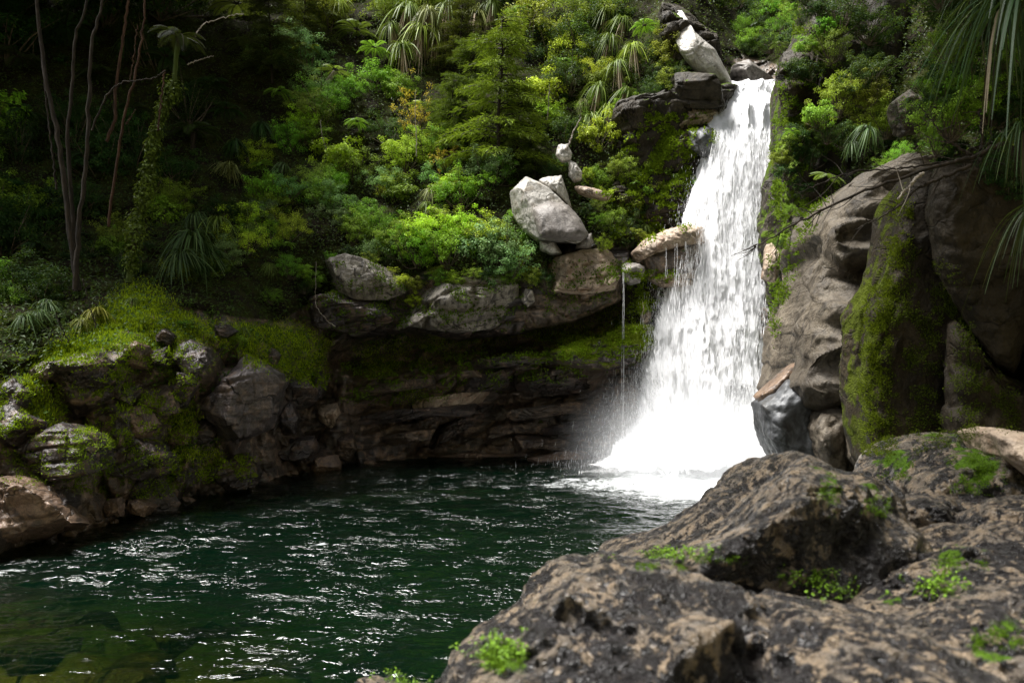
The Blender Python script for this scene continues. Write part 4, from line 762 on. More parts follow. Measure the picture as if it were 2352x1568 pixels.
# ---------------------------------------------------------------- plants: meshes made once, copies share them
def nrm(a): return a/(np.linalg.norm(a, axis=-1, keepdims=True)+1e-9)
def leaves(P, Nn, size, rng, asp=.45, fold=.18, tdir=None):
    """folded pointed leaves: 4 verts, 2 triangles each"""
    n = len(P); T = nrm(np.cross(Nn, rng.normal(size=(n, 3)))) if tdir is None else nrm(tdir); B = nrm(np.cross(Nn, T)); size = (size*rng.uniform(.6, 1.25, n))[:, None]
    tip = P+T*size-Nn*size*.12; mid = P+T*size*.45
    V = np.stack([P, mid+B*size*asp*.5+Nn*size*fold*.5, tip, mid-B*size*asp*.5+Nn*size*fold*.5], 1).reshape(-1, 3)
    i = np.arange(n)[:, None]*4; F_ = np.concatenate([np.hstack([i, i+1, i+2]), np.hstack([i, i+2, i+3])])
    return V, F_
def shrub_data(seed, n=3600, leaf=.085, clumps=46, flat=.85, asp=.5, ragged=.25, cr=.20):
    rng = np.random.RandomState(seed)
    c = nrm(rng.normal(size=(clumps, 3))); c[:, 2] = c[:, 2]*.9+.12; c = c*rng.uniform(.45, 1.0, (clumps, 1))*[1, 1, flat]; c *= 1+ragged*rng.normal(size=(clumps, 1))*.5
    wgt = rng.uniform(.5, 1.5, clumps); k = rng.choice(clumps, n, p=wgt/wgt.sum())
    d = nrm(rng.normal(size=(n, 3))); r = cr*rng.uniform(.35, 1.15, (n, 1))*(.7+.6*rng.rand(clumps))[k][:, None]
    P = c[k]+d*r*[1.15, 1.15, .8]
    N_ = nrm(d*.7+nrm(c[k])*.5+[0, 0, .75]+rng.normal(size=(n, 3))*.35)
    V, Fc = leaves(P, N_, leaf, rng, asp)
    cv = rng.uniform(-.12, .15, clumps)[k]; v = np.repeat(np.clip(rng.rand(n)*.8+.1+cv, 0, 1), 4)
    tw = []
    for q in rng.choice(clumps, 26, replace=False):
        a = np.array([0, 0, -.75]); b = c[q]*1.12; m = (a+b)/2+rng.normal(size=3)*.10; tw.append(tube(smoothline([a, m, b], 7), (.024, .004), 4))
    TV, TF = join(tw)
    return mesh_data('foliage', V, Fc, M['leaf'], {'v': v}, False), mesh_data('stems', TV, TF, M['twig'])
def feather_data(seed, n_br=95, H=1.0):
    """soft conifer-like tree of drooping feathery sprays, unit radius, height 2"""
    rng = np.random.RandomState(seed); PV, TT, NN, VV, tw = [], [], [], [], []
    tw.append(tube(smoothline([(0, 0, -1.1), (.03, 0, -.3), (-.02, 0, .4), (0, 0, .95)], 10), (.035, .008), 6))
    for b in range(n_br):
        h = rng.uniform(-.85, .98); a = rng.uniform(0, 2*np.pi); L = (1.02-.62*(h+.85)/1.83)*rng.uniform(.55, 1.08)
        d = np.array([np.cos(a), np.sin(a), 0]); t = np.linspace(0, 1, 9)[:, None]
        sp_ = np.array([0, 0, h])+d*L*t+np.array([0, 0, 1])*(.30*t-.42*t*t)*L
        tw.append(tube(sp_, (.010, .003), 3))
        n = int(150*L)+30; u = rng.uniform(.2, 1, n)[:, None]
        base = np.stack([np.interp(u[:, 0], t[:, 0], sp_[:, k]) for k in range(3)], 1)
        side = np.cross(d, [0, 0, 1]); s_ = rng.choice([-1, 1], n)[:, None]*rng.uniform(.0, .17, (n, 1))*L*(1.15-u*.7)
        P = base+side*s_*1.4+rng.normal(size=(n, 3))*.018-[0, 0, .25]*np.abs(s_)
        T = nrm(d*.9+side*np.sign(s_)*.7+np.array([0, 0, -.15])+rng.normal(size=(n, 3))*.35)
        PV.append(P); TT.append(T); NN.append(nrm(rng.normal(size=(n, 3))*.4+[0, 0, 1])); VV.append(rng.uniform(.1, .85, n)*np.ones(n)+rng.uniform(-.1, .1))
    P = np.vstack(PV); V, Fc = leaves(P, np.vstack(NN), .085, rng, .16, .1, np.vstack(TT)); v = np.repeat(np.clip(np.concatenate(VV), 0, 1), 4)
    TV, TF = join(tw)
    return mesh_data('foliage', V, Fc, M['needle'], {'v': v}, False), mesh_data('trunk', TV, TF, M['bark'])
def frond(base, d, L, rng, droop=.6, up=.5, w_=.19, npin=38, half=1.0):
    t = np.linspace(0, 1, 12)[:, None]; d = nrm(np.asarray(d, float)); Z = np.array([0, 0, 1.])
    S = base+d*L*t*(1-.18*t)+Z*L*(up*t-droop*t*t)
    u = np.linspace(.12, .99, npin); C = np.stack([np.interp(u, t[:, 0], S[:, k]) for k in range(3)], 1); dr = nrm(np.gradient(C, axis=0))
    side = nrm(np.cross(dr, Z)); Nf = nrm(np.cross(side, dr)); prof = np.sin(np.pi*np.clip(u*.92+.04, 0, 1))**.75
    Vs = []; 
    for s_ in (-1, 1):
        T = nrm(side*s_+dr*.42-Nf*.12); ln = (L*w_*prof*rng.uniform(.85, 1.1, npin))[:, None]; wd = L*.95/npin
        tip = C+T*ln-Z*ln*.18; m = C+T*ln*.4
        Vs.append(np.stack([C, m+dr*wd*.42, tip, m-dr*wd*.34], 1))
    V = np.concatenate(Vs).reshape(-1, 3); n = len(V)//4; i = np.arange(n)[:, None]*4
    return V, np.concatenate([np.hstack([i, i+1, i+2]), np.hstack([i, i+2, i+3])]), tube(S, (.014*L, .004*L), 4)
def treefern_data(seed, n=15, droop=.62, up=.5, sect=None):
    rng = np.random.RandomState(seed); A, T, vv = [], [], []
    for k in range(n):
        a = 2*np.pi*k/n+rng.normal()*.15 if sect is None else rng.uniform(*sect)
        V, F_, tb = frond(np.zeros(3), (np.cos(a), np.sin(a), 0), rng.uniform(.8, 1.08), rng, droop*rng.uniform(.8, 1.3), up*rng.uniform(.6, 1.3)); A.append((V, F_)); T.append(tb)
        vv.append(np.full(len(V), rng.uniform(.3, .75)))
    V, F_ = join(A); TV, TF = join(T)
    return mesh_data('fronds', V, F_, M['fern'], {'v': np.concatenate(vv)}, False), mesh_data('frond_stalks', TV, TF, M['bark'])
def strap_mesh(rng, n, L=1.0, w_=.035, up=1.0, spread=1.0, droop=1.3, seg=7, front=None):
    a = rng.uniform(0, 2*np.pi, n) if front is None else rng.normal(front[0], front[1], n); L_ = L*rng.uniform(.6, 1.1, n); el_ = rng.uniform(.2, 1.35, n)
    d = np.stack([np.cos(a)*np.cos(el_)*spread, np.sin(a)*np.cos(el_)*spread, np.sin(el_)*up], 1); t = np.linspace(0, 1, seg)
    dr = droop*rng.uniform(.7, 1.3, n)
    S = d[:, None]*t[None, :, None]*L_[:, None, None]+np.array([0, 0, -1.])*(dr*L_)[:, None, None]*(t**2.2)[None, :, None]
    side = nrm(np.cross(nrm(d+1e-3), [0, 0, 1.])+rng.normal(size=(n, 3))*.25)[:, None]*(w_*L*.5*np.sin(np.pi*np.clip(t*.86+.10, 0, 1))**.6)[None, :, None]
    V = np.stack([S-side, S+side], 2).reshape(-1, 3)
    b = np.arange(n)[:, None]*seg*2+np.arange(seg-1)[None]*2; Fc = np.stack([b, b+1, b+3, b+2], -1).reshape(-1, 4)
    return V, Fc, np.repeat(rng.rand(n), seg*2)
def tuft_data(seed, n=90, dead=26, **kw):
    rng = np.random.RandomState(seed); V, Fc, v = strap_mesh(rng, n, **kw)
    DV, DF, dv = strap_mesh(rng, dead, L=kw.get('L', 1)*.95, w_=.045, up=-.2, spread=.38, droop=1.25)
    return mesh_data('leaves', V, Fc, M['strap'], {'v': v}, True), mesh_data('dead_leaves', DV, DF, M['dead'], {'v': dv}, True)

SHRUBS = [shrub_data(300+k, n=5200, clumps=80, cr=.16, ragged=.45, leaf=.075) for k in range(6)]
BIGLEAF = [shrub_data(320+k, n=3000, leaf=.12, clumps=50, asp=.6, cr=.2, ragged=.4) for k in range(3)]
SMALL = [shrub_data(340+k, n=6000, leaf=.055, clumps=70, asp=.45, cr=.17, ragged=.4) for k in range(4)]
SPARSE = [shrub_data(350+k, n=1500, leaf=.07, clumps=50, asp=.5, cr=.15, ragged=.7) for k in range(2)]
FEATH = [feather_data(360+k) for k in range(2)]
FERNS = [treefern_data(370+k) for k in range(3)]+[treefern_data(376, 8, .35, .12)]
TUFT = [tuft_data(380+k) for k in range(3)]; TUFTG = [tuft_data(390+k, n=120, dead=0) for k in range(2)]

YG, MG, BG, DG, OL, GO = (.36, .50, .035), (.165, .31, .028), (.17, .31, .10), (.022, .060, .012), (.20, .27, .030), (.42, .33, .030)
TN = {YG: 'bright yellow-green', MG: 'mid-green', BG: 'pale blue-green', DG: 'dark green', OL: 'olive green', GO: 'golden-tinged'}
LM = [('largest pale boulder', 1265, 480), ('feathery tree', 1150, 230), ('waterfall lip', 1730, 195), ('ivy-clad leaning trunk', 350, 430), ('mossy mound', 290, 720), ('tilted grey-brown slab', 825, 640), ('hanging strap-leaved plants', 960, 90), ('brown buttress', 1950, 420), ('streaked rock face', 1050, 690),
      ('pale tree fern', 770, 165), ('bushes of the far left edge', 60, 450), ('tan ledge', 1330, 610), ('golden sapling', 955, 250), ('slanting pale slab', 1600, 90), ('big drooping flax clump', 440, 570)]
REG = []                # everything planted, to write labels that tell neighbours apart
def plant(kind, data, px, py, rpx, tint, name, cat, phrase, group, depth=None, out=.35, rotz=None, squash=1.0, parts=('foliage', 'stems'), rng=np.random.RandomState(77), label=None, upf=0.0, partcol=None):
    Y = (float(surf(px, py)) if depth is None else depth); s = rpx/FPX*Y; Y = Y-out*s
    p = W3(px, py, Y); s = rpx/FPX*Y
    e = empty(name, tuple(p+np.array([0, 0, upf*s])), None, cat, group); e.rotation_euler = (rng.normal()*.12, rng.normal()*.12, rng.uniform(0, 6.28) if rotz is None else rotz); e.scale = (s, s, s*squash)
    for k, (d, pn) in enumerate(zip(data, parts)):
        if d is None: continue
        data_obj(pn, d, e, tint if partcol is None else partcol[k])
    if label: e['label'] = label
    else: REG.append((e, px, py, tint, phrase))
    return e
rp = np.random.RandomState(2024)
def shrub(px, py, r, tint, kind='s', **kw):
    if not (-60-r < px < 2412+r and -60-r*.3 < py): return None
    L = {'s': SHRUBS, 'b': BIGLEAF, 'f': SMALL, 'p': SPARSE}[kind]; ph = {'s': 'small-leaved shrub', 'b': 'broad-leaved shrub', 'f': 'fine-leaved bush', 'p': 'sparse twiggy shrub'}[kind]
    j = np.array(tint)*rp.uniform(.85, 1.15, 3)*rp.uniform(.8, 1.2)
    e = plant(kind, L[rp.randint(len(L))], px, py, r, tuple(j), 'shrub', 'shrub', ph, 'shrubs covering the hillside', squash=rp.uniform(.8, 1.15), **kw); 
    if REG and REG[-1][0] is e: REG[-1] = (e, px, py, tint, ph)
    return e
def scatter(poly, spacing, rr, tints, kinds, jit=.45, seed=0, **kw):
    r_ = np.random.RandomState(seed); P = np.array(poly, float); row = 0
    for y in np.arange(P[:, 1].min(), P[:, 1].max(), spacing*.82):
        row += 1
        for x in np.arange(P[:, 0].min()+(row % 2)*spacing*.5, P[:, 0].max(), spacing):
            qx, qy = x+r_.normal()*spacing*jit, y+r_.normal()*spacing*jit
            if psd(poly, np.array([qx]), np.array([qy]))[0] < 0: continue
            shrub(qx, qy, r_.uniform(*rr), tints[r_.randint(len(tints))], kinds[r_.randint(len(kinds))], **kw)
# the bright middle slope
scatter([(560, 330), (700, 280), (900, 300), (1050, 330), (1180, 420), (1170, 520), (1220, 600), (1100, 625), (900, 610), (700, 590), (560, 640), (480, 600), (520, 430)], 76, (46, 71), [MG, YG, BG, MG, BG, YG, OL], 'ssfbs', seed=1)
scatter([(620, 60), (780, 130), (900, 190), (1000, 250), (1040, 330), (820, 330), (640, 300), (560, 160)], 90, (48, 75), [MG, OL, BG, DG, YG], 'sffs', seed=2)
scatter([(560, -80), (900, -100), (1400, -100), (1560, -60), (1540, 120), (1380, 160), (1250, 100), (1050, 70), (800, 60), (600, 60)], 102, (57, 89), [OL, MG, OL, BG, DG], 'sffs', seed=3)
scatter([(1230, 100), (1540, 130), (1570, 250), (1480, 300), (1400, 330), (1260, 330)], 76, (43, 66), [MG, OL, YG, DG], 'sfb', seed=4)
scatter([(1340, 440), (1400, 330), (1500, 290), (1600, 330), (1600, 480), (1520, 520), (1430, 550), (1370, 560)], 54, (27, 43), [MG, DG, MG, OL, YG], 'bfs', seed=5)
# dark wooded left: leaf tints darkened to carry the forest shade
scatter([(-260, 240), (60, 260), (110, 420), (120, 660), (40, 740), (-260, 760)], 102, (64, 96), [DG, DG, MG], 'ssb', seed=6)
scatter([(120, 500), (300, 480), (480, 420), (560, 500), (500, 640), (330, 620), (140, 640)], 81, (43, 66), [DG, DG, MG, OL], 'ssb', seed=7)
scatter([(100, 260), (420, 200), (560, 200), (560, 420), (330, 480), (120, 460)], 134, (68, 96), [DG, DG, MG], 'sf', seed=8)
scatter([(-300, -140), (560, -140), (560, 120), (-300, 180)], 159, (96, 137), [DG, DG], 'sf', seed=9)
# gully behind the lip and the right slope
scatter([(1640, -80), (1840, -80), (1820, 90), (1700, 110), (1640, 80)], 85, (48, 71), [DG, MG, DG], 'sf', seed=10)
scatter([(1870, -60), (2060, -60), (2080, 200), (2040, 330), (1960, 300), (1880, 120)], 85, (46, 75), [DG, DG, OL], 'sfb', seed=11, depth=22.0, out=.0)
scatter([(1890, 150), (1990, 110), (2080, 170), (2080, 270), (1990, 310), (1910, 260)], 56, (41, 57), [OL, DG], 's', seed=12, depth=20.5, out=0)
scatter([(1820, 150), (1860, 150), (1870, 240), (1820, 250)], 41, (23, 32), [DG], 'b', seed=13, depth=22.2, out=0)
scatter([(2100, -60), (2480, -60), (2480, 380), (2240, 380), (2140, 240)], 110, (68, 103), [DG, DG, MG], 'sb', seed=14, depth=14.0, out=0)
scatter([(2060, 250), (2200, 260), (2330, 330), (2300, 400), (2130, 370)], 73, (39, 57), [DG, MG, DG], 'bp', seed=15, depth=10.2, out=0)
scatter([(2230, 380), (2420, 320), (2480, 520), (2330, 560), (2260, 470)], 78, (46, 64), [DG], 'bs', seed=16, depth=9.6, out=0)
for k, x in enumerate(range(880, 1260, 34)): shrub(x, 640+8*((k*7)%3)-(12 if x > 1000 else 0), 24+4*(k % 3), [MG, YG, OL, DG][k % 4], 'fbs'[k % 3], out=1.2)
for k, (x, y) in enumerate([(760, 590), (800, 578), (850, 596), (900, 622), (700, 620), (700, 660), (720, 700), (950, 690), (1225, 640), (1440, 560), (1470, 540), (1385, 560), (1545, 150), (1540, 100), (1520, 60), (1545, 215), (1500, 215), (1530, 250), (1575, 285), (1610, 265), (1500, 290), (1625, 160), (1550, 330), (1600, 345), (1240, 430), (1350, 480), (1375, 470), (1190, 440), (1180, 500), (1265, 395), (1310, 320), (1350, 400)]):
    shrub(x, y, 17+3*(k % 3), [MG, DG, OL, YG][k % 4], 'fbf'[k % 3], out=1.6)
scatter([(2150, -60), (2500, -60), (2500, 420), (2330, 400), (2200, 330), (2120, 200)], 85, (50, 80), [DG, DG, MG], 'fsp', seed=31, depth=9.9, out=0)
scatter([(1860, 240), (1960, 320), (2060, 330), (2100, 390), (1960, 400), (1880, 340)], 54, (30, 46), [MG, DG, DG], 'fb', seed=32, depth=19.3, out=0)
scatter([(1800, 250), (1850, 240), (1900, 330), (1880, 430), (1820, 460), (1790, 380)], 46, (24, 36), [DG, DG, OL], 'fb', seed=33, depth=22.4, out=0)
scatter([(1790, 480), (1830, 470), (1835, 540), (1800, 600), (1780, 560)], 40, (18, 26), [DG, MG], 'fb', seed=34, depth=21.6, out=0)
scatter([(1680, -60), (1870, -60), (1850, 90), (1790, 130), (1700, 120)], 44, (30, 44), [DG, MG, DG, OL], 'fsp', seed=41, out=1.2)
scatter([(1720, -50), (1850, -50), (1840, 110), (1760, 130)], 60, (26, 36), [DG, MG], 'fb', seed=42, out=2.6)
for k, (x, y, d_) in enumerate([(1840, 40, 22.6), (1856, 100, 22.4), (1880, 20, 22.2), (1835, 150, 22.4), (1900, 60, 22), (1850, -10, 22.4)]): shrub(x, y, 26+4*(k % 3), [DG, MG, DG][k % 3], 'fbs'[k % 3], depth=d_, out=0)
for k, (x, y) in enumerate([(1440, 215), (1470, 235), (1500, 205), (1530, 262), (1480, 275), (1560, 165), (1600, 250), (1420, 250), (1590, 200), (1640, 245), (1545, 235)]): shrub(x, y, 20+3*(k % 3), [MG, OL, DG][k % 3], 'fbf'[k % 3], out=2.2)
# hand-placed ones that stand out
for a in [(1120, 545, 66, YG, 's'), (1060, 520, 50, YG, 's'), (1190, 590, 40, YG, 's'), (1143, 391, 46, MG, 'f'), (1040, 330, 50, YG, 'p'), (860, 190, 62, MG, 's'), (800, 210, 50, MG, 's'), (1040, 300, 34, YG, 's'), (700, 290, 46, YG, 's'),
          (1255, 645, 26, MG, 'b'), (1385, 636, 20, MG, 'b'), (960, 570, 60, MG, 's'), (1010, 410, 50, BG, 's'), (890, 430, 58, BG, 's'), (830, 500, 56, MG, 's'), (760, 460, 56, BG, 's'), (30, 470, 90, MG, 's'), (350, 430, 40, OL, 'p'), (410, 450, 50, OL, 's'),
          (540, 780, 26, MG, 'b'), (420, 750, 22, MG, 'b'), (20, 690, 48, MG, 's'), (60, 660, 36, MG, 'b'), (900, 560, 54, MG, 's'), (1200, 540, 30, MG, 's'), (1290, 380, 30, BG, 's'), (720, 640, 36, MG, 'f'), (660, 610, 40, MG, 'f'), (620, 680, 30, MG, 'f'), (1010, 630, 34, OL, 'f'),
          (1600, 300, 20, MG, 'b'), (1540, 200, 34, DG, 'b'), (1510, 170, 34, DG, 's'), (1630, 140, 18, MG, 'f'), (1480, 440, 30, MG, 'b'), (1560, 470, 26, YG, 'b'), (1590, 400, 22, MG, 'b')]:
    shrub(*a)
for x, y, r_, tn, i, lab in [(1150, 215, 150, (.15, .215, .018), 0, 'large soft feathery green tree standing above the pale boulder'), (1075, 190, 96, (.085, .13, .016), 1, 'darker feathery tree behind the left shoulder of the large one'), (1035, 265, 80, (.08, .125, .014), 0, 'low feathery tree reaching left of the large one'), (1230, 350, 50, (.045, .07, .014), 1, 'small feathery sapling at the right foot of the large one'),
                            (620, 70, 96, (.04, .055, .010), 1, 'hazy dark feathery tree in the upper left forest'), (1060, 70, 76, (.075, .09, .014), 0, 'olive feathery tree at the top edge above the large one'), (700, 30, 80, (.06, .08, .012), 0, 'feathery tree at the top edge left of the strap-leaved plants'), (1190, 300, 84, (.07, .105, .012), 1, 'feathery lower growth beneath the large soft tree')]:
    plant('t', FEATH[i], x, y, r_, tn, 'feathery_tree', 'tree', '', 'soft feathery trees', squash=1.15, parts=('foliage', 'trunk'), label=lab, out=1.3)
tr = tube
# golden twiggy sapling
plant('p', SPARSE[0], 955, 255, 52, GO, 'sapling', 'sapling', '', None, squash=1.4, label='golden-leaved sapling with thin pale stems in the middle of the slope', out=1.0)
plant('p', SPARSE[1], 1030, 370, 40, GO, 'sapling', 'sapling', '', None, squash=1.2, label='small yellow sapling left of the bright bushy one', out=.9)
# tree ferns
def fern(px, py, r, tint, lab, i=0, trunk=None, depth=None, out=.8, sq=1.0, rotz=None):
    e = plant('tf', FERNS[i], px, py, r, tint, 'tree_fern', 'tree fern', '', 'tree ferns', parts=('fronds', 'frond_stalks'), label=lab, depth=depth, out=out, squash=sq, rotz=rotz)
    if trunk:
        Y = e.location[1]; pts = [np.array(W3(x, y, Y+.05)) for x, y in trunk]; n = 14
        V, F_ = tube(smoothline(pts, n), (.11, .13), 8, .12, rp); inv = e.matrix_basis.inverted() if False else None
        o = mk('trunk', V, F_, M['palebark'] if 'pale' in lab else M['bark']); o.parent = e
        from mathutils import Euler, Matrix
        Mx = Matrix.LocRotScale(e.location, e.rotation_euler, e.scale); o.matrix_parent_inverse = Mx.inverted()
    return e
FG = (.10, .15, .016)
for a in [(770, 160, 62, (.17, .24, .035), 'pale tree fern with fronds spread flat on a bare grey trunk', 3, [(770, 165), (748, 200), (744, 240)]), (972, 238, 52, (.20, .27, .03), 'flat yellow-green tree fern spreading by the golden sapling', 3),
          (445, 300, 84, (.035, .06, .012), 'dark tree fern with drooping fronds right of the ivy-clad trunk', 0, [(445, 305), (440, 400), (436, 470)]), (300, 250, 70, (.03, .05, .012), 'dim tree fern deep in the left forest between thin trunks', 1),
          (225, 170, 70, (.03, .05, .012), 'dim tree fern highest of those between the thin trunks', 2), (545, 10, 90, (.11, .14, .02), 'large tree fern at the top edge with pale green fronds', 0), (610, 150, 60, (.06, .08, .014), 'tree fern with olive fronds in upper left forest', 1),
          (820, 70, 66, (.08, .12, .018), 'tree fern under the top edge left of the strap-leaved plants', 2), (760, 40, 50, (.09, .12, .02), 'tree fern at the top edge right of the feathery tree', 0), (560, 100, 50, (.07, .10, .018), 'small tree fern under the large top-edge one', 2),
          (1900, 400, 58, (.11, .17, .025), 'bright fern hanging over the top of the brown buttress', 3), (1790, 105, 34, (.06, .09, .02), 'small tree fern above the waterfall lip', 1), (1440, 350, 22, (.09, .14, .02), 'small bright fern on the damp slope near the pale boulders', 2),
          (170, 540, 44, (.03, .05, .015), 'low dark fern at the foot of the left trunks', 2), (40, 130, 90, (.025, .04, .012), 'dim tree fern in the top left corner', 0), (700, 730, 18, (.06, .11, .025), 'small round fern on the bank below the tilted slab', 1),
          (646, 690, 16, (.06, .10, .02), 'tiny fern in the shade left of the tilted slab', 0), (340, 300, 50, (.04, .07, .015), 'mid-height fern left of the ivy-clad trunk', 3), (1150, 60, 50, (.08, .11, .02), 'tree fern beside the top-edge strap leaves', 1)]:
    kw = {}
    if a[0] == 1900: kw = dict(depth=18.0, out=0)
    if a[0] == 1790: kw = dict(depth=31.0)
    fern(*a[:5], i=a[5], trunk=a[6] if len(a) > 6 else None, **kw)
for x, y, r_, tn, i in [(480, 190, 60, DG, 0), (380, 130, 70, DG, 1), (150, 60, 80, DG, 2), (60, 260, 70, DG, 0), (200, 360, 60, DG, 1), (520, 250, 54, DG, 2), (640, 210, 48, MG, 1), (860, 110, 48, MG, 0), (900, 330, 34, YG, 2), (1240, 60, 48, OL, 0), (1300, 140, 40, MG, 1), (1480, 60, 44, MG, 2), (1540, 340, 22, MG, 0),
                       (1460, 420, 20, MG, 1), (820, 280, 40, MG, 2), (600, 380, 40, MG, 0), (330, 560, 40, DG, 1), (80, 560, 50, DG, 2), (1330, 60, 40, MG, 2), (660, 560, 26, MG, 0), (1740, 60, 40, DG, 1), (1820, 300, 30, MG, 3), (700, 110, 50, OL, 1), (1190, 20, 46, MG, 0)]:
    kw = dict(depth=22.0, out=0) if x == 1820 else dict(out=1.3)
    plant('tf', FERNS[i], x, y, r_, tn, 'fern', 'fern', 'fern', 'smaller ferns among the shrubs', parts=('fronds', 'frond_stalks'), **kw)
# strap-leaved plants
def tuft(px, py, r, tint, lab, dead=True, depth=None, out=.5, i=None, col2=(.26, .20, .14), sq=1.0, group='strap-leaved plants', name='flax_clump', cat='flax'):
    src = (TUFT if dead else TUFTG); d = src[rp.randint(len(src)) if i is None else i]
    return plant('st', d if dead else (d[0], None), px, py, r, tint, name, cat, '', group, depth=depth, out=out, squash=sq, parts=('leaves', 'dead_leaves'), label=lab, partcol=(tint, col2))
SG, SB, SW = (.10, .15, .022), (.055, .10, .030), (.20, .22, .075)
TL = []
for x, y, r_, tn, dd_ in [(935, 20, 62, SG, 1), (985, 30, 66, SW, 1), (1030, 12, 60, SG, 1), (925, 110, 52, SG, 1), (965, 70, 60, OL, 1), (1090, 30, 50, SW, 1), (1130, 10, 40, SG, 1), (900, 60, 40, SG, 1), (1000, 80, 44, SW, 1)]: TL.append((x, y, r_, tn, dd_, 'strap-leaved clump with hanging dead leaves at the upper middle'))
for x, y, r_, tn, dd_ in [(1390, 30, 50, SG, 1), (1430, 50, 46, SG, 1), (1400, 90, 52, SG, 1), (1455, 110, 44, OL, 1), (1420, 150, 46, SG, 1), (1375, 200, 44, SG, 1), (1440, 210, 42, SG, 1), (1400, 250, 46, OL, 1), (1360, 270, 40, SG, 1), (1450, 270, 36, SG, 1), (1340, 235, 30, SW, 1)]: TL.append((x, y, r_, tn, dd_, 'strap-leaved clump hanging in the steep patch left of the upper fall'))
for x, y, r_, tn, dd_ in [(440, 545, 84, SB, 0), (420, 590, 70, SB, 0), (475, 580, 60, SB, 0), (500, 510, 56, SG, 0), (560, 480, 44, SG, 0), (450, 500, 50, SB, 0), (525, 385, 44, SW, 0), (570, 520, 40, SG, 0), (620, 440, 34, SG, 0), (650, 380, 32, SB, 0)]: TL.append((x, y, r_, tn, dd_, 'drooping flax clump on the lower left slope'))
for x, y, r_, tn, dd_ in [(225, 715, 40, (.20, .20, .03), 0), (190, 740, 36, (.16, .18, .03), 0), (305, 690, 30, SG, 1), (110, 700, 50, SB, 0), (60, 730, 44, SB, 0), (620, 610, 26, SG, 0), (90, 720, 36, SB, 0)]: TL.append((x, y, r_, tn, dd_, 'grassy flax tuft rising from the edge of the mossy mound'))
for x, y, r_, tn, dd_ in [(295, 95, 44, DG, 0), (330, 340, 40, DG, 0), (540, 330, 40, DG, 0), (600, 290, 40, DG, 0), (420, 200, 46, DG, 0), (780, 10, 40, OL, 0), (700, 0, 40, OL, 0)]: TL.append((x, y, r_, tn, dd_, 'shadowy flax clump up in the dark left forest'))
for x, y, r_, tn, dd_ in [(990, 440, 30, SW, 0), (980, 470, 26, SG, 0), (1480, 520, 20, SG, 0), (1010, 655, 18, SG, 0), (560, 755, 20, SG, 0)]: TL.append((x, y, r_, tn, dd_, 'small flax tuft among the rocks and shrubs of the middle slope'))
cnt = {}
for x, y, r_, tn, dd_, lab in TL: cnt.setdefault(lab, []).append((x, y, r_, tn, dd_))
ORD = ['leftmost', 'second', 'third', 'fourth', 'fifth', 'sixth', 'seventh', 'eighth', 'ninth', 'tenth', 'eleventh', 'twelfth', 'thirteenth', 'fourteenth', 'fifteenth', 'sixteenth', 'seventeenth', 'eighteenth', 'nineteenth', 'twentieth']
for lab, L in cnt.items():
    L.sort(key=lambda q: q[0])
    for k, (x, y, r_, tn, dd_) in enumerate(L): tuft(x, y, r_*1.2, tn, (ORD[k]+' ' if k == 0 else ORD[k]+' from left ')+lab, bool(dd_), out=1.1)
for x, y, r_, Y, lab in [(1990, 300, 60, 19.0, 'grassy strap tuft below the leafy bush on the right slope'), (1960, 330, 40, 19.0, 'smaller strap tuft hanging left of the right slope one')]: tuft(x, y, r_, SB, lab, False, Y, 0)
# big strap plants of the near right edge: longer blades
def bigtuft(px, py, Y, L, n, lab, seed, tint, droop=1.25):
    rng = np.random.RandomState(seed); V, Fc, v = strap_mesh(rng, n, L=1.0, w_=.020, up=.9, spread=1.0, droop=droop, seg=12)
    e = empty('strap_leaf_plant', tuple(W3(px, py, Y)), lab, 'plant', 'strap-leaved plants over the right edge'); s = L; e.scale = (s, s, s)
    data_obj('leaves', mesh_data('leaves', V, Fc, M['strap'], {'v': v}), e, tint)
    V, Fc, v = strap_mesh(rng, n//12, L=1.0, w_=.03, up=-.1, spread=.35, droop=1.3, seg=10); data_obj('dead_leaves', mesh_data('dead_leaves', V, Fc, M['dead'], {'v': v}), e, (.02, .014, .009))
bigtuft(2300, 20, 9.0, 1.05, 130, 'large strap-leaved plant with long arching blades in the top right corner', 1, (.022, .050, .016))
bigtuft(2360, -10, 7.6, 1.3, 70, 'strap-leaved plant cut by the top right corner above the large one', 2, (.02, .05, .016))
bigtuft(2225, 0, 9.6, .8, 60, 'narrower strap-leaved plant left of the large corner one', 3, (.02, .045, .013))
bigtuft(2390, 480, 8.4, .75, 80, 'strap-leaved plant hanging down the right edge at mid height', 4, (.025, .042, .012), 1.45)
bigtuft(2350, 300, 8.6, .7, 50, 'dark strap-leaved plant between the two big ones at right', 5, (.03, .06, .02), 1.4)

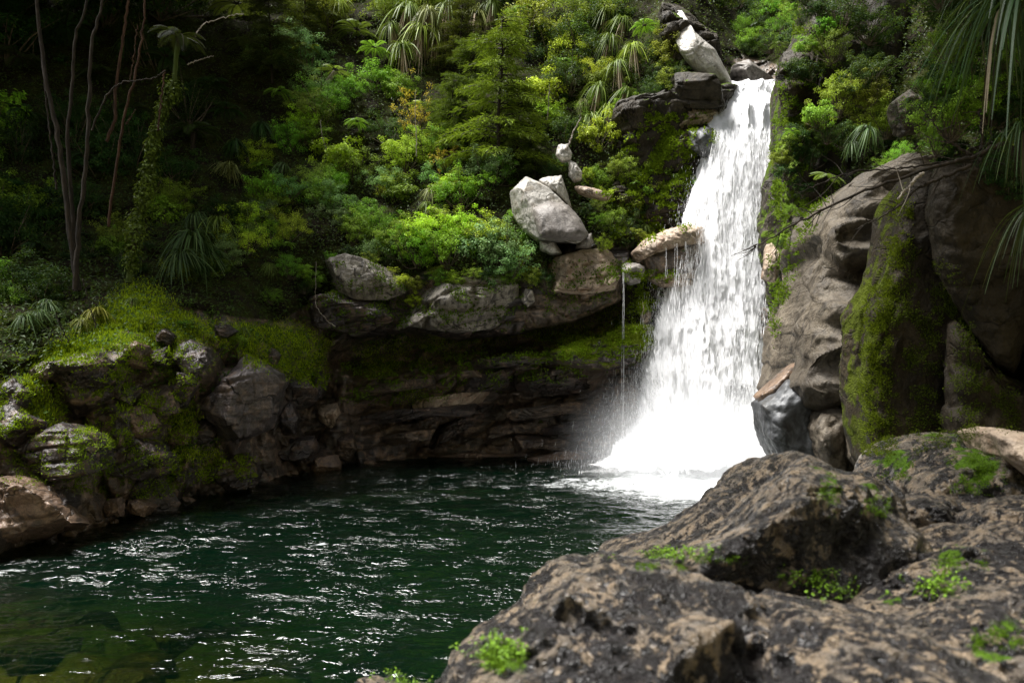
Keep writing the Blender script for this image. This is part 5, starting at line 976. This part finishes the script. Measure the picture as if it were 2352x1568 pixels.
# ---------------------------------------------------------------- trunks of the dark left forest
def trunk_tree(lines, Y, mat, lab, shade_crown=None, seed=0, cat='tree', name='slender_tree', leafy=None):
    rng = np.random.RandomState(seed); x0, y0 = lines[0][0][-1]; root = empty(name, tuple(W3(x0, y0, Y)), lab, cat, 'slender trees of the left forest')
    def par(o): o.location = Vector(o.location)-root.location; o.parent = root
    for k, (pl, r0, r1) in enumerate(lines):
        pts = smoothline([W3(x, y, Y+(.3*k if k else 0)) for x, y in pl], 40); pts[1:-1] += rng.normal(size=(38, 3))*.012
        V, F_ = tube(pts, np.linspace(r0, r1, 40)*.45, 9, .10, rng); par(mk('trunk' if k == 0 else 'branch', V, F_, M[mat]))
    if leafy:
        pl = leafy[0]; pts = smoothline([W3(x, y, Y) for x, y in pl], 200); k = rng.randint(0, 200, leafy[1]); d = nrm(rng.normal(size=(leafy[1], 3)))
        P = pts[k]+d*rng.uniform(.05, leafy[2], (leafy[1], 1))*(.6+.6*perlin(pts[k]*2.5)[:, None]); V, F_ = leaves(P, nrm(d+[0, 0, .6]), .11, rng, .6)
        o = mk('climbing_leaves', V, F_, M['leaf'], attrs={'v': np.repeat(rng.rand(leafy[1])*.8, 4)}, smooth=False); o.color = (.085, .125, .015, 1); par(o)
    if shade_crown:
        for (cx, cy, r_) in shade_crown:
            for q in range(22):
                o = data_obj('shade_crown', SMALL[rng.randint(4)][0], root, DG); s = 3.3*rng.uniform(.8, 1.2); o.scale = (s, s, s*.6); o.location = Vector((rng.uniform(-25, -12.6), rng.uniform(21.0, 34), rng.uniform(18.8, 24)))-root.location  # unseen crowns added overhead to shade the left forest
trunk_tree([([(70, -260), (80, -60), (85, 0), (99, 136), (112, 218), (136, 326), (150, 442), (160, 533), (180, 668)], .07, .16)], 19.5, 'bark', 'tall slender dark trunk curving down to the mossy mound', [(60, -200, 120)], 1)
trunk_tree([([(215, -250), (200, 0), (173, 85), (167, 190), (156, 306), (163, 442), (168, 533), (178, 668)], .05, .14)], 19.9, 'bark', 'slim straight dark trunk second among the left forest trunks', [(230, -190, 110)], 2)
trunk_tree([([(255, -250), (235, 0), (214, 88), (204, 238), (196, 391), (180, 533), (172, 665)], .05, .14), ([(211, 300), (238, 231), (272, 194), (316, 185), (357, 177), (381, 163)], .05, .03)], 19.3, 'bark', 'dark trunk with a long side branch bending to the right', [(270, -190, 110)], 3)
trunk_tree([([(335, -120), (332, 0), (330, 51), (322, 110), (310, 177), (289, 245), (272, 357), (252, 486), (250, 520)], .05, .085), ([(316, 58), (306, 136), (299, 184)], .035, .03), ([(312, 250), (300, 272), (289, 285)], .02, .03)], 20.4, 'redbark', 'reddish-brown leaning trunk with a forked top', [(340, -130, 110)], 4)
trunk_tree([([(410, 84), (404, 150), (400, 190), (378, 238), (354, 326), (340, 408), (316, 510), (300, 620), (296, 650)], .12, .19)], 20.6, 'mossbark', 'ivy-clad mossy trunk leaning right above the mound', None, 5, leafy=([(400, 200), (378, 238), (354, 326), (340, 408), (316, 510), (300, 620)], 3800, .42))
fern(408, 84, 92, (.010, .017, .005), 'shaggy tree fern head on top of the ivy-clad trunk', 1, depth=20.5, out=0)
trunk_tree([([(320, -180), (300, -40), (290, 40), (278, 120), (265, 204), (264, 272), (244, 325)], .07, .11)], 23.0, 'redbark', 'thick shadowed red-brown trunk between the slim ones', None, 6)
trunk_tree([([(100, 130), (105, 218), (119, 340), (129, 435)], .03, .06)], 19.8, 'bark', 'short thin trunk beside the leftmost tall one', None, 7)
trunk_tree([([(378, 160), (374, 200), (366, 270), (362, 300)], .045, .05)], 20.2, 'redbark', 'thin bare reddish stem hanging left of the ivy-clad trunk', None, 8)
trunk_tree([([(560, 32), (530, 36), (500, 44), (470, 55), (452, 75), (448, 85)], .015, .04)], 20.4, 'palebark', 'pale bare branch arching above the ivy-clad trunk', None, 9, 'branch', 'bare_branch')
trunk_tree([([(490, 128), (460, 138), (430, 148)], .012, .03)], 20.4, 'palebark', 'short pale twig pointing right of the ivy-clad trunk', None, 10, 'branch', 'bare_branch')
trunk_tree([([(736, 276), (740, 310), (750, 345)], .03, .015)], 28.5, 'palebark', 'white dead stick on the slope below the pale tree fern', None, 11, 'branch', 'bare_branch')
trunk_tree([([(1262, 195), (1260, 240), (1256, 280)], .03, .05)], 30.0, 'palebark', 'straight pale stem right of the large feathery tree', None, 12, 'trunk', 'dead_sapling')
trunk_tree([([(1335, 270), (1318, 300), (1312, 318), (1306, 335)], .04, .07)], 29.0, 'palebark', 'curved bare trunk above the small grey-white boulder', None, 13)
trunk_tree([([(955, 205), (954, 260), (956, 300), (957, 360)], .02, .04)], 28.8, 'palebark', 'thin pale stem of the golden sapling', None, 14, 'trunk', 'dead_sapling')
trunk_tree([([(190, 640), (206, 700), (220, 752)], .03, .03)], 18.2, 'bark', 'dead black stick standing in the mossy mound', None, 16, 'branch', 'dead_stick')
trunk_tree([([(128, 720), (140, 750), (158, 787)], .025, .03)], 17.6, 'bark', 'short dead stick left of the mossy mound top', None, 17, 'branch', 'dead_stick')
trunk_tree([([(726, 600), (724, 680), (728, 705), (750, 735), (770, 750)], .015, .03)], 26.3, 'palebark', 'thin vine dangling left of the tilted grey-brown slab', None, 18, 'vine', 'vine')
# dead branches reaching over the fall from the right
def twigs(root_pts, Y0, Y1, r0, r1, n, rng, spread=60):
    t = np.linspace(0, 1, 46); pts = smoothline([W3(x, y, Y0+(Y1-Y0)*k/(len(root_pts)-1)) for k, (x, y) in enumerate(root_pts)], 46); pts[1:-1] += rng.normal(size=(44, 3))*.008
    out = [tube(pts, np.linspace(r0, r1, 46), 7)]
    for k in range(n):
        i = rng.randint(8, 44); d = pts[min(i+2, 45)]-pts[i-1]; d /= np.linalg.norm(d)+1e-9; s = nrm(d+rng.normal(size=3)*[.45, .5, .6]); L = rng.uniform(.15, .5)
        q = smoothline([pts[i], pts[i]+s*L*.5+rng.normal(size=3)*.02, pts[i]+s*L+rng.normal(size=3)*.05], 8); out.append(tube(q, (.006, .0022), 4))
    return join(out)
rb = np.random.RandomState(8)
br = empty('leaning_tree', tuple(W3(2260, 360, 9.2)), 'tree leaning from the right edge, its bare forked branches reaching across the waterfall', 'tree')
for q, (x_, y_, z_) in enumerate([(9, 9, 14), (12, 12, 15), (7.5, 5, 13), (11, 6, 12), (2.6, 10, 13), (4.6, 11.5, 14), (3.6, 7.6, 12.5), (5.6, 9, 13.5), (4.2, 13.2, 15.5), (6.5, 11, 14), (-.6, 5.6, 12), (5, 14.5, 16)]):
    o = data_obj('shade_crown', SMALL[q % 4][0], br, DG); o.scale = (3.2, 3.2, 2.0); o.location = Vector((x_, y_, z_))-br.location  # unseen crowns added above the view to shade the right side
V, F_ = tube(smoothline([(6.8, 9.4, 5), (9, 9.2, 8), (10, 9, 13)], 12), (.10, .16), 8); o = mk('trunk', V, F_, M['bark']); o.location = -br.location; o.parent = br
def addbr(pl, a, b, r0, r1, n, mat='bark'):
    V, F_ = twigs(pl, a, b, r0, r1, n, rb); o = mk('branch', V, F_, M[mat]); o.location = Vector(o.location)-br.location; o.parent = br
addbr([(2300, 330), (2240, 360), (2190, 372), (2130, 388), (2040, 420), (1950, 455), (1870, 492), (1800, 528), (1750, 558), (1706, 588)], 9.2, 9.4, .030, .004, 26)
addbr([(2230, 372), (2140, 376), (2060, 388), (1980, 392), (1900, 416), (1830, 446)], 9.3, 9.5, .016, .004, 12)
addbr([(2230, 380), (2160, 410), (2110, 430), (2070, 468), (2020, 500), (1962, 528)], 9.2, 9.0, .024, .004, 12)
addbr([(2120, 398), (2095, 420), (2062, 458)], 9.1, 9.1, .02, .012, 2, 'palebark')
addbr([(2110, 240), (2150, 290), (2190, 330), (2240, 362)], 9.4, 9.3, .006, .018, 6)
addbr([(2250, 250), (2255, 310), (2250, 370)], 9.4, 9.3, .01, .02, 6)

# ---------------------------------------------------------------- ground cover: leaf carpet and moss, too many to count
def cover(name, n, mask, size, mat, color, seed, lift, asp=.5, stand=.3, region=(-300, 2500, -200, 1100), label=None):
    rng = np.random.RandomState(seed); m = n*4; px = rng.uniform(region[0], region[1], m); py = rng.uniform(region[2], region[3], m)
    w_ = mask(px, py); k = (rng.rand(m) < w_) & (py < shore(px)-6); px, py = px[k][:n], py[k][:n]; Y = surf(px, py)
    P = W3(px, py, Y-.03); P += rng.normal(size=P.shape)*[lift*.5, lift*.3, lift*.5]; P[:, 1] -= np.abs(rng.normal(size=len(P)))*lift
    N_ = nrm(np.array([0, -.6, .8])+rng.normal(size=P.shape)*.5); T = nrm(rng.normal(size=P.shape)+[0, 0, stand*3])
    V, Fc = leaves(P, N_, size, rng, asp, tdir=nrm(np.cross(np.cross(N_, T), N_)) if stand < 1 else T)
    o = mk(name, V, Fc, mat, attrs={'v': np.repeat(np.clip(rng.rand(len(P))*.7+.25*perlin(P*.6), 0, 1), 4)}, smooth=False); o.color = (*color, 1); tag(o, label, None, kind='stuff'); return o
vegm = lambda x, y: pmask(VEG, x, y, 10)*(psd([(1690, 150), (1790, 150), (1790, 330), (1690, 330)], x, y) < 0)
cover('undergrowth', 120000, vegm, .12, M['leaf'], (.040, .070, .012), 1, .22, label='low leafy undergrowth covering the hillside between the shrubs')
cover('moss_tufts', 90000, lambda x, y: moss_field(x, y)*sstep(.42, .62, .5+.5*perlin(np.stack([x*.012, y*.02, x*0], 1))+moss_field(x, y)*.35), .075, M['moss'], (.38, .50, .018), 2, .05, .22, 1.2, (-60, 1660, 560, 1090), label='bright yellow-green moss and fine grass over the rocks')
cover('moss_carpet_plants', 16000, lambda x, y: .5*moss_field(x, y)+.5*pmask([(380, 700), (700, 690), (900, 680), (1200, 660), (1450, 640), (1560, 600), (1560, 800), (700, 900), (300, 900)], x, y, 30)*sstep(.5, .7, .5+.8*perlin(np.stack([x*.02, y*.03, x*0+4], 1))), .10, M['leaf'], (.075, .14, .016), 3, .10, .7, .3, (-60, 1660, 560, 1090), label='small leafy plants creeping over the mossy rocks')

# little plants in the cracks of the near rocks, standing on the finished rock surface
bpy.context.view_layer.update(); _dg = bpy.context.evaluated_depsgraph_get()
def hit(px, py, tmax=40):
    o = Vector((0, 0, CAMZ)); d = Vector(W3(px, py, 1.0))-o; d.normalize(); r_ = sc.ray_cast(_dg, o, d, distance=tmax)
    if not r_[0] or not r_[4].name.startswith(('boulder', 'cliff', 'rock', 'hillside', 'foreground', 'wet', 'stone', 'knobbly', 'polished')): return (None, None)
    return (np.array(r_[1]), np.array(r_[2]))
def sprig(cx, cy, w_, h_, n, lab, seed, size=.014, col=(.12, .22, .016), tall=.035):
    rng = np.random.RandomState(seed); P, S = [], []
    for k in range(n):
        p, nn = hit(cx+rng.normal()*w_, cy+rng.normal()*h_)
        if p is None or p[1] > 8: continue
        t = p+np.array([rng.normal()*.02, rng.normal()*.02, rng.uniform(.3, 1)*tall]); S.append(tube(np.array([p, (p+t)/2+rng.normal(size=3)*.004, t]), .0012, 3))
        for q in range(5): P.append(t+rng.normal(size=3)*.008)
    if not P: return
    P = np.array(P); V, Fc = leaves(P, nrm(rng.normal(size=P.shape)*.5+[0, -.2, 1]), size, rng, .9); c = P.mean(0)
    e = empty('cress_sprig', tuple(c), lab, 'small plant', 'small green plants in the cracks of the near rocks')
    o = mk('foliage', V-c, Fc, M['leaf'], e, {'v': np.repeat(rng.rand(len(P))*.8, 4)}, False); o.color = (*col, 1); sv, sf = join(S); mk('stems', sv-c, sf, M['leaf'], e, {'v': np.full(len(sv), .4)}).color = (*col, 1)
sprig(1850, 1334, 34, 9, 60, 'bright green sprig spread in the crack above the nearest rock', 1)
sprig(1905, 1368, 34, 9, 30, 'sparse green sprig trailing right along the same crack', 2)
sprig(2160, 1350, 28, 16, 60, 'dense bright green sprig under the long reddish rock', 3)
sprig(1550, 1278, 40, 5, 40, 'thin green sprig on the top seam of the nearest rock', 4)
sprig(1140, 1500, 34, 18, 70, 'mossy green sprig on the lower left of the nearest rock', 5, .012)
sprig(942, 1556, 22, 8, 60, 'bright green sprig at the bottom edge beside the nearest rock', 6)
sprig(1510, 1276, 30, 5, 30, 'faint green sprig left end of the rock seam', 8)

def raised_moss(name, poly, n, seed, size, col, lab, lift=.03, asp=.5, mat='moss', soft=None):
    rng = np.random.RandomState(seed); P, N2, v = [], [], []; A = np.array(poly, float); lo, hi = A.min(0), A.max(0); t = 0
    X = rng.uniform(lo[0], hi[0], n*4); Y_ = rng.uniform(lo[1], hi[1], n*4); cl = perlin(np.stack([X*.02, Y_*.02, X*0+seed], 1))+.6*perlin(np.stack([X*.06, Y_*.06, X*0+seed], 1)); k = (psd(poly, X, Y_)+rng.normal(size=len(X))*8 > 0) & (cl > rng.uniform(-.25, .35, len(X)))
    for x, y in zip(X[k][:n], Y_[k][:n]):
        p, nn = hit(x, y)
        if p is None or nn[2] < -.35: continue
        P.append(p); N2.append(nn)
    P = np.array(P); N2 = np.array(N2); P = P+N2*rng.uniform(0, lift, (len(P), 1)); T = nrm(N2*.9+rng.normal(size=P.shape)*.6+[0, 0, .5]); dist = P[:, 1]/10
    V, Fc = leaves(P, nrm(np.cross(T, rng.normal(size=P.shape))), size*np.clip(dist, .35, 3), rng, asp, tdir=T)
    o = mk(name, V, Fc, M[mat], attrs={'v': np.repeat(np.clip(rng.rand(len(P))*.8+.2*perlin(P*1.5), 0, 1), 4)}, smooth=False); o.color = (*col, 1); tag(o, lab, kind='stuff')
raised_moss('moss_fringe', [(2075, 440), (2100, 500), (2070, 620), (2040, 760), (2035, 900), (2050, 1050), (1995, 1050), (1975, 900), (1975, 760), (2005, 660), (2040, 560), (2050, 470)], 13000, 51, .026, (.12, .16, .010), 'bright moss fringe along the left edge of the tall dark wall')
raised_moss('moss_patches', [(2060, 560), (2200, 620), (2260, 820), (2340, 900), (2340, 980), (2050, 1060), (2000, 1000), (1990, 780)], 14000, 52, .026, (.07, .10, .010), 'scattered dark moss over the tall dark wall')
raised_moss('cliff_moss', [(1800, 120), (1840, -30), (1930, -30), (1900, 120), (1990, 300), (1900, 460), (1850, 560), (1800, 700), (1780, 800), (1765, 560), (1775, 380), (1785, 240)], 20000, 53, .034, (.10, .17, .012), 'green moss and small ferns on the cliff right of the waterfall')
raised_moss('cliff_moss', [(1390, 430), (1440, 340), (1500, 250), (1580, 240), (1650, 300), (1620, 420), (1580, 520), (1440, 570), (1370, 520)], 15000, 54, .036, (.16, .24, .014), 'yellow-green moss and creepers on the cliff left of the upper fall', asp=.7)
raised_moss('ledge_moss', [(1280, 790), (1430, 740), (1440, 620), (1560, 620), (1540, 780), (1440, 850), (1300, 835)], 12000, 55, .03, (.18, .27, .014), 'vivid green moss around the thin trickle')
raised_moss('cave_moss', [(700, 600), (1450, 600), (1450, 660), (1200, 770), (1000, 770), (760, 780)], 8000, 56, .03, (.10, .17, .014), 'sparse moss along the long cliff band', asp=.7)
for k, (cx, cy, a_, b_, n_) in enumerate([(1150, 1520, 60, 30, 900), (2240, 1090, 70, 50, 1800), (2060, 1080, 45, 24, 700), (2010, 1150, 36, 40, 700), (1650, 1285, 90, 10, 700), (1520, 1305, 60, 9, 600), (1905, 1140, 30, 50, 500), (2200, 1300, 70, 14, 600), (2290, 1470, 60, 24, 800)]):
    th_ = np.linspace(0, 6.28, 12, endpoint=False); raised_moss('rock_moss', np.stack([cx+a_*np.cos(th_), cy+b_*np.sin(th_)], 1), n_, 60+k, .022, (.10, .19, .012), 'thin green moss clinging to the near foreground rocks', lift=.012)

raised_moss('bank_moss', [(60, 800), (300, 790), (480, 790), (760, 830), (760, 900), (640, 860), (500, 820), (430, 900), (480, 1040), (580, 1050), (560, 1110), (400, 1110), (350, 1070), (230, 1000), (100, 980), (-20, 1000), (-20, 880)], 16000, 71, .032, (.22, .32, .014), 'bright moss draped between the left bank rocks')
raised_moss('bank_moss', [(-20, 980), (240, 985), (400, 1060), (440, 1130), (300, 1150), (150, 1120), (-20, 1100)], 5000, 72, .03, (.16, .24, .014), 'thin moss over the low rocks by the left waterline')
raised_moss('wall_moss', [(780, 840), (1300, 790), (1500, 790), (1500, 860), (1200, 880), (900, 930), (780, 920)], 7000, 73, .03, (.16, .27, .014), 'green moss strips along the layered wall')

# ---------------------------------------------------------------- labels for the planted shrubs
def where(px, py):
    nm, lx, ly = min(LM, key=lambda q: (q[1]-px)**2+(q[2]-py)**2*1.4)
    dx, dy = px-lx, py-ly
    d = ('right of' if dx > 0 else 'left of') if abs(dx) > abs(dy) else ('below' if dy > 0 else 'above')
    if abs(dx) < 130 and abs(dy) < 130 and min(abs(dx), abs(dy)) > 30: d = ('lower ' if dy > 0 else 'upper ')+('right of' if dx > 0 else 'left of')
    return d+' the '+nm
from collections import defaultdict
bk = defaultdict(list)
for e, px, py, tint, ph in REG: bk[TN.get(tint, 'green')+' '+ph+' '+where(px, py)].append((px, e))
for lab, L in bk.items():
    L.sort(key=lambda q: q[0]); n = len(L)
    for k, (px, e) in enumerate(L):
        e['label'] = lab if n == 1 else (('leftmost ' if k == 0 else 'rightmost ' if k == n-1 else ORD[k]+' from left ')+lab)
for gname in ('cobbles along the left waterline', 'broken stones of the left bank', 'stones under the shallow water'):
    L = [o for o in sc.objects if o.get('group') == gname]; L.sort(key=lambda o: o.location[0]/o.location[1]); n = len(L)
    words = ['first', 'second', 'third', 'fourth', 'fifth', 'sixth', 'seventh', 'eighth', 'ninth', 'tenth', 'eleventh', 'twelfth', 'thirteenth', 'fourteenth', 'fifteenth', 'sixteenth', 'seventeenth', 'eighteenth', 'nineteenth', 'twentieth']+['twenty-'+w_ for w_ in ('first', 'second', 'third', 'fourth', 'fifth', 'sixth', 'seventh', 'eighth', 'ninth')]+['thirtieth', 'thirty-first', 'thirty-second', 'thirty-third', 'thirty-fourth']
    for k, o in enumerate(L):
        o['label'] = (words[k]+' from left' if k < n-k else ('rightmost' if n-1-k == 0 else words[n-1-k]+' from right'))+' of the '+gname
print('objects', len(bpy.data.objects))
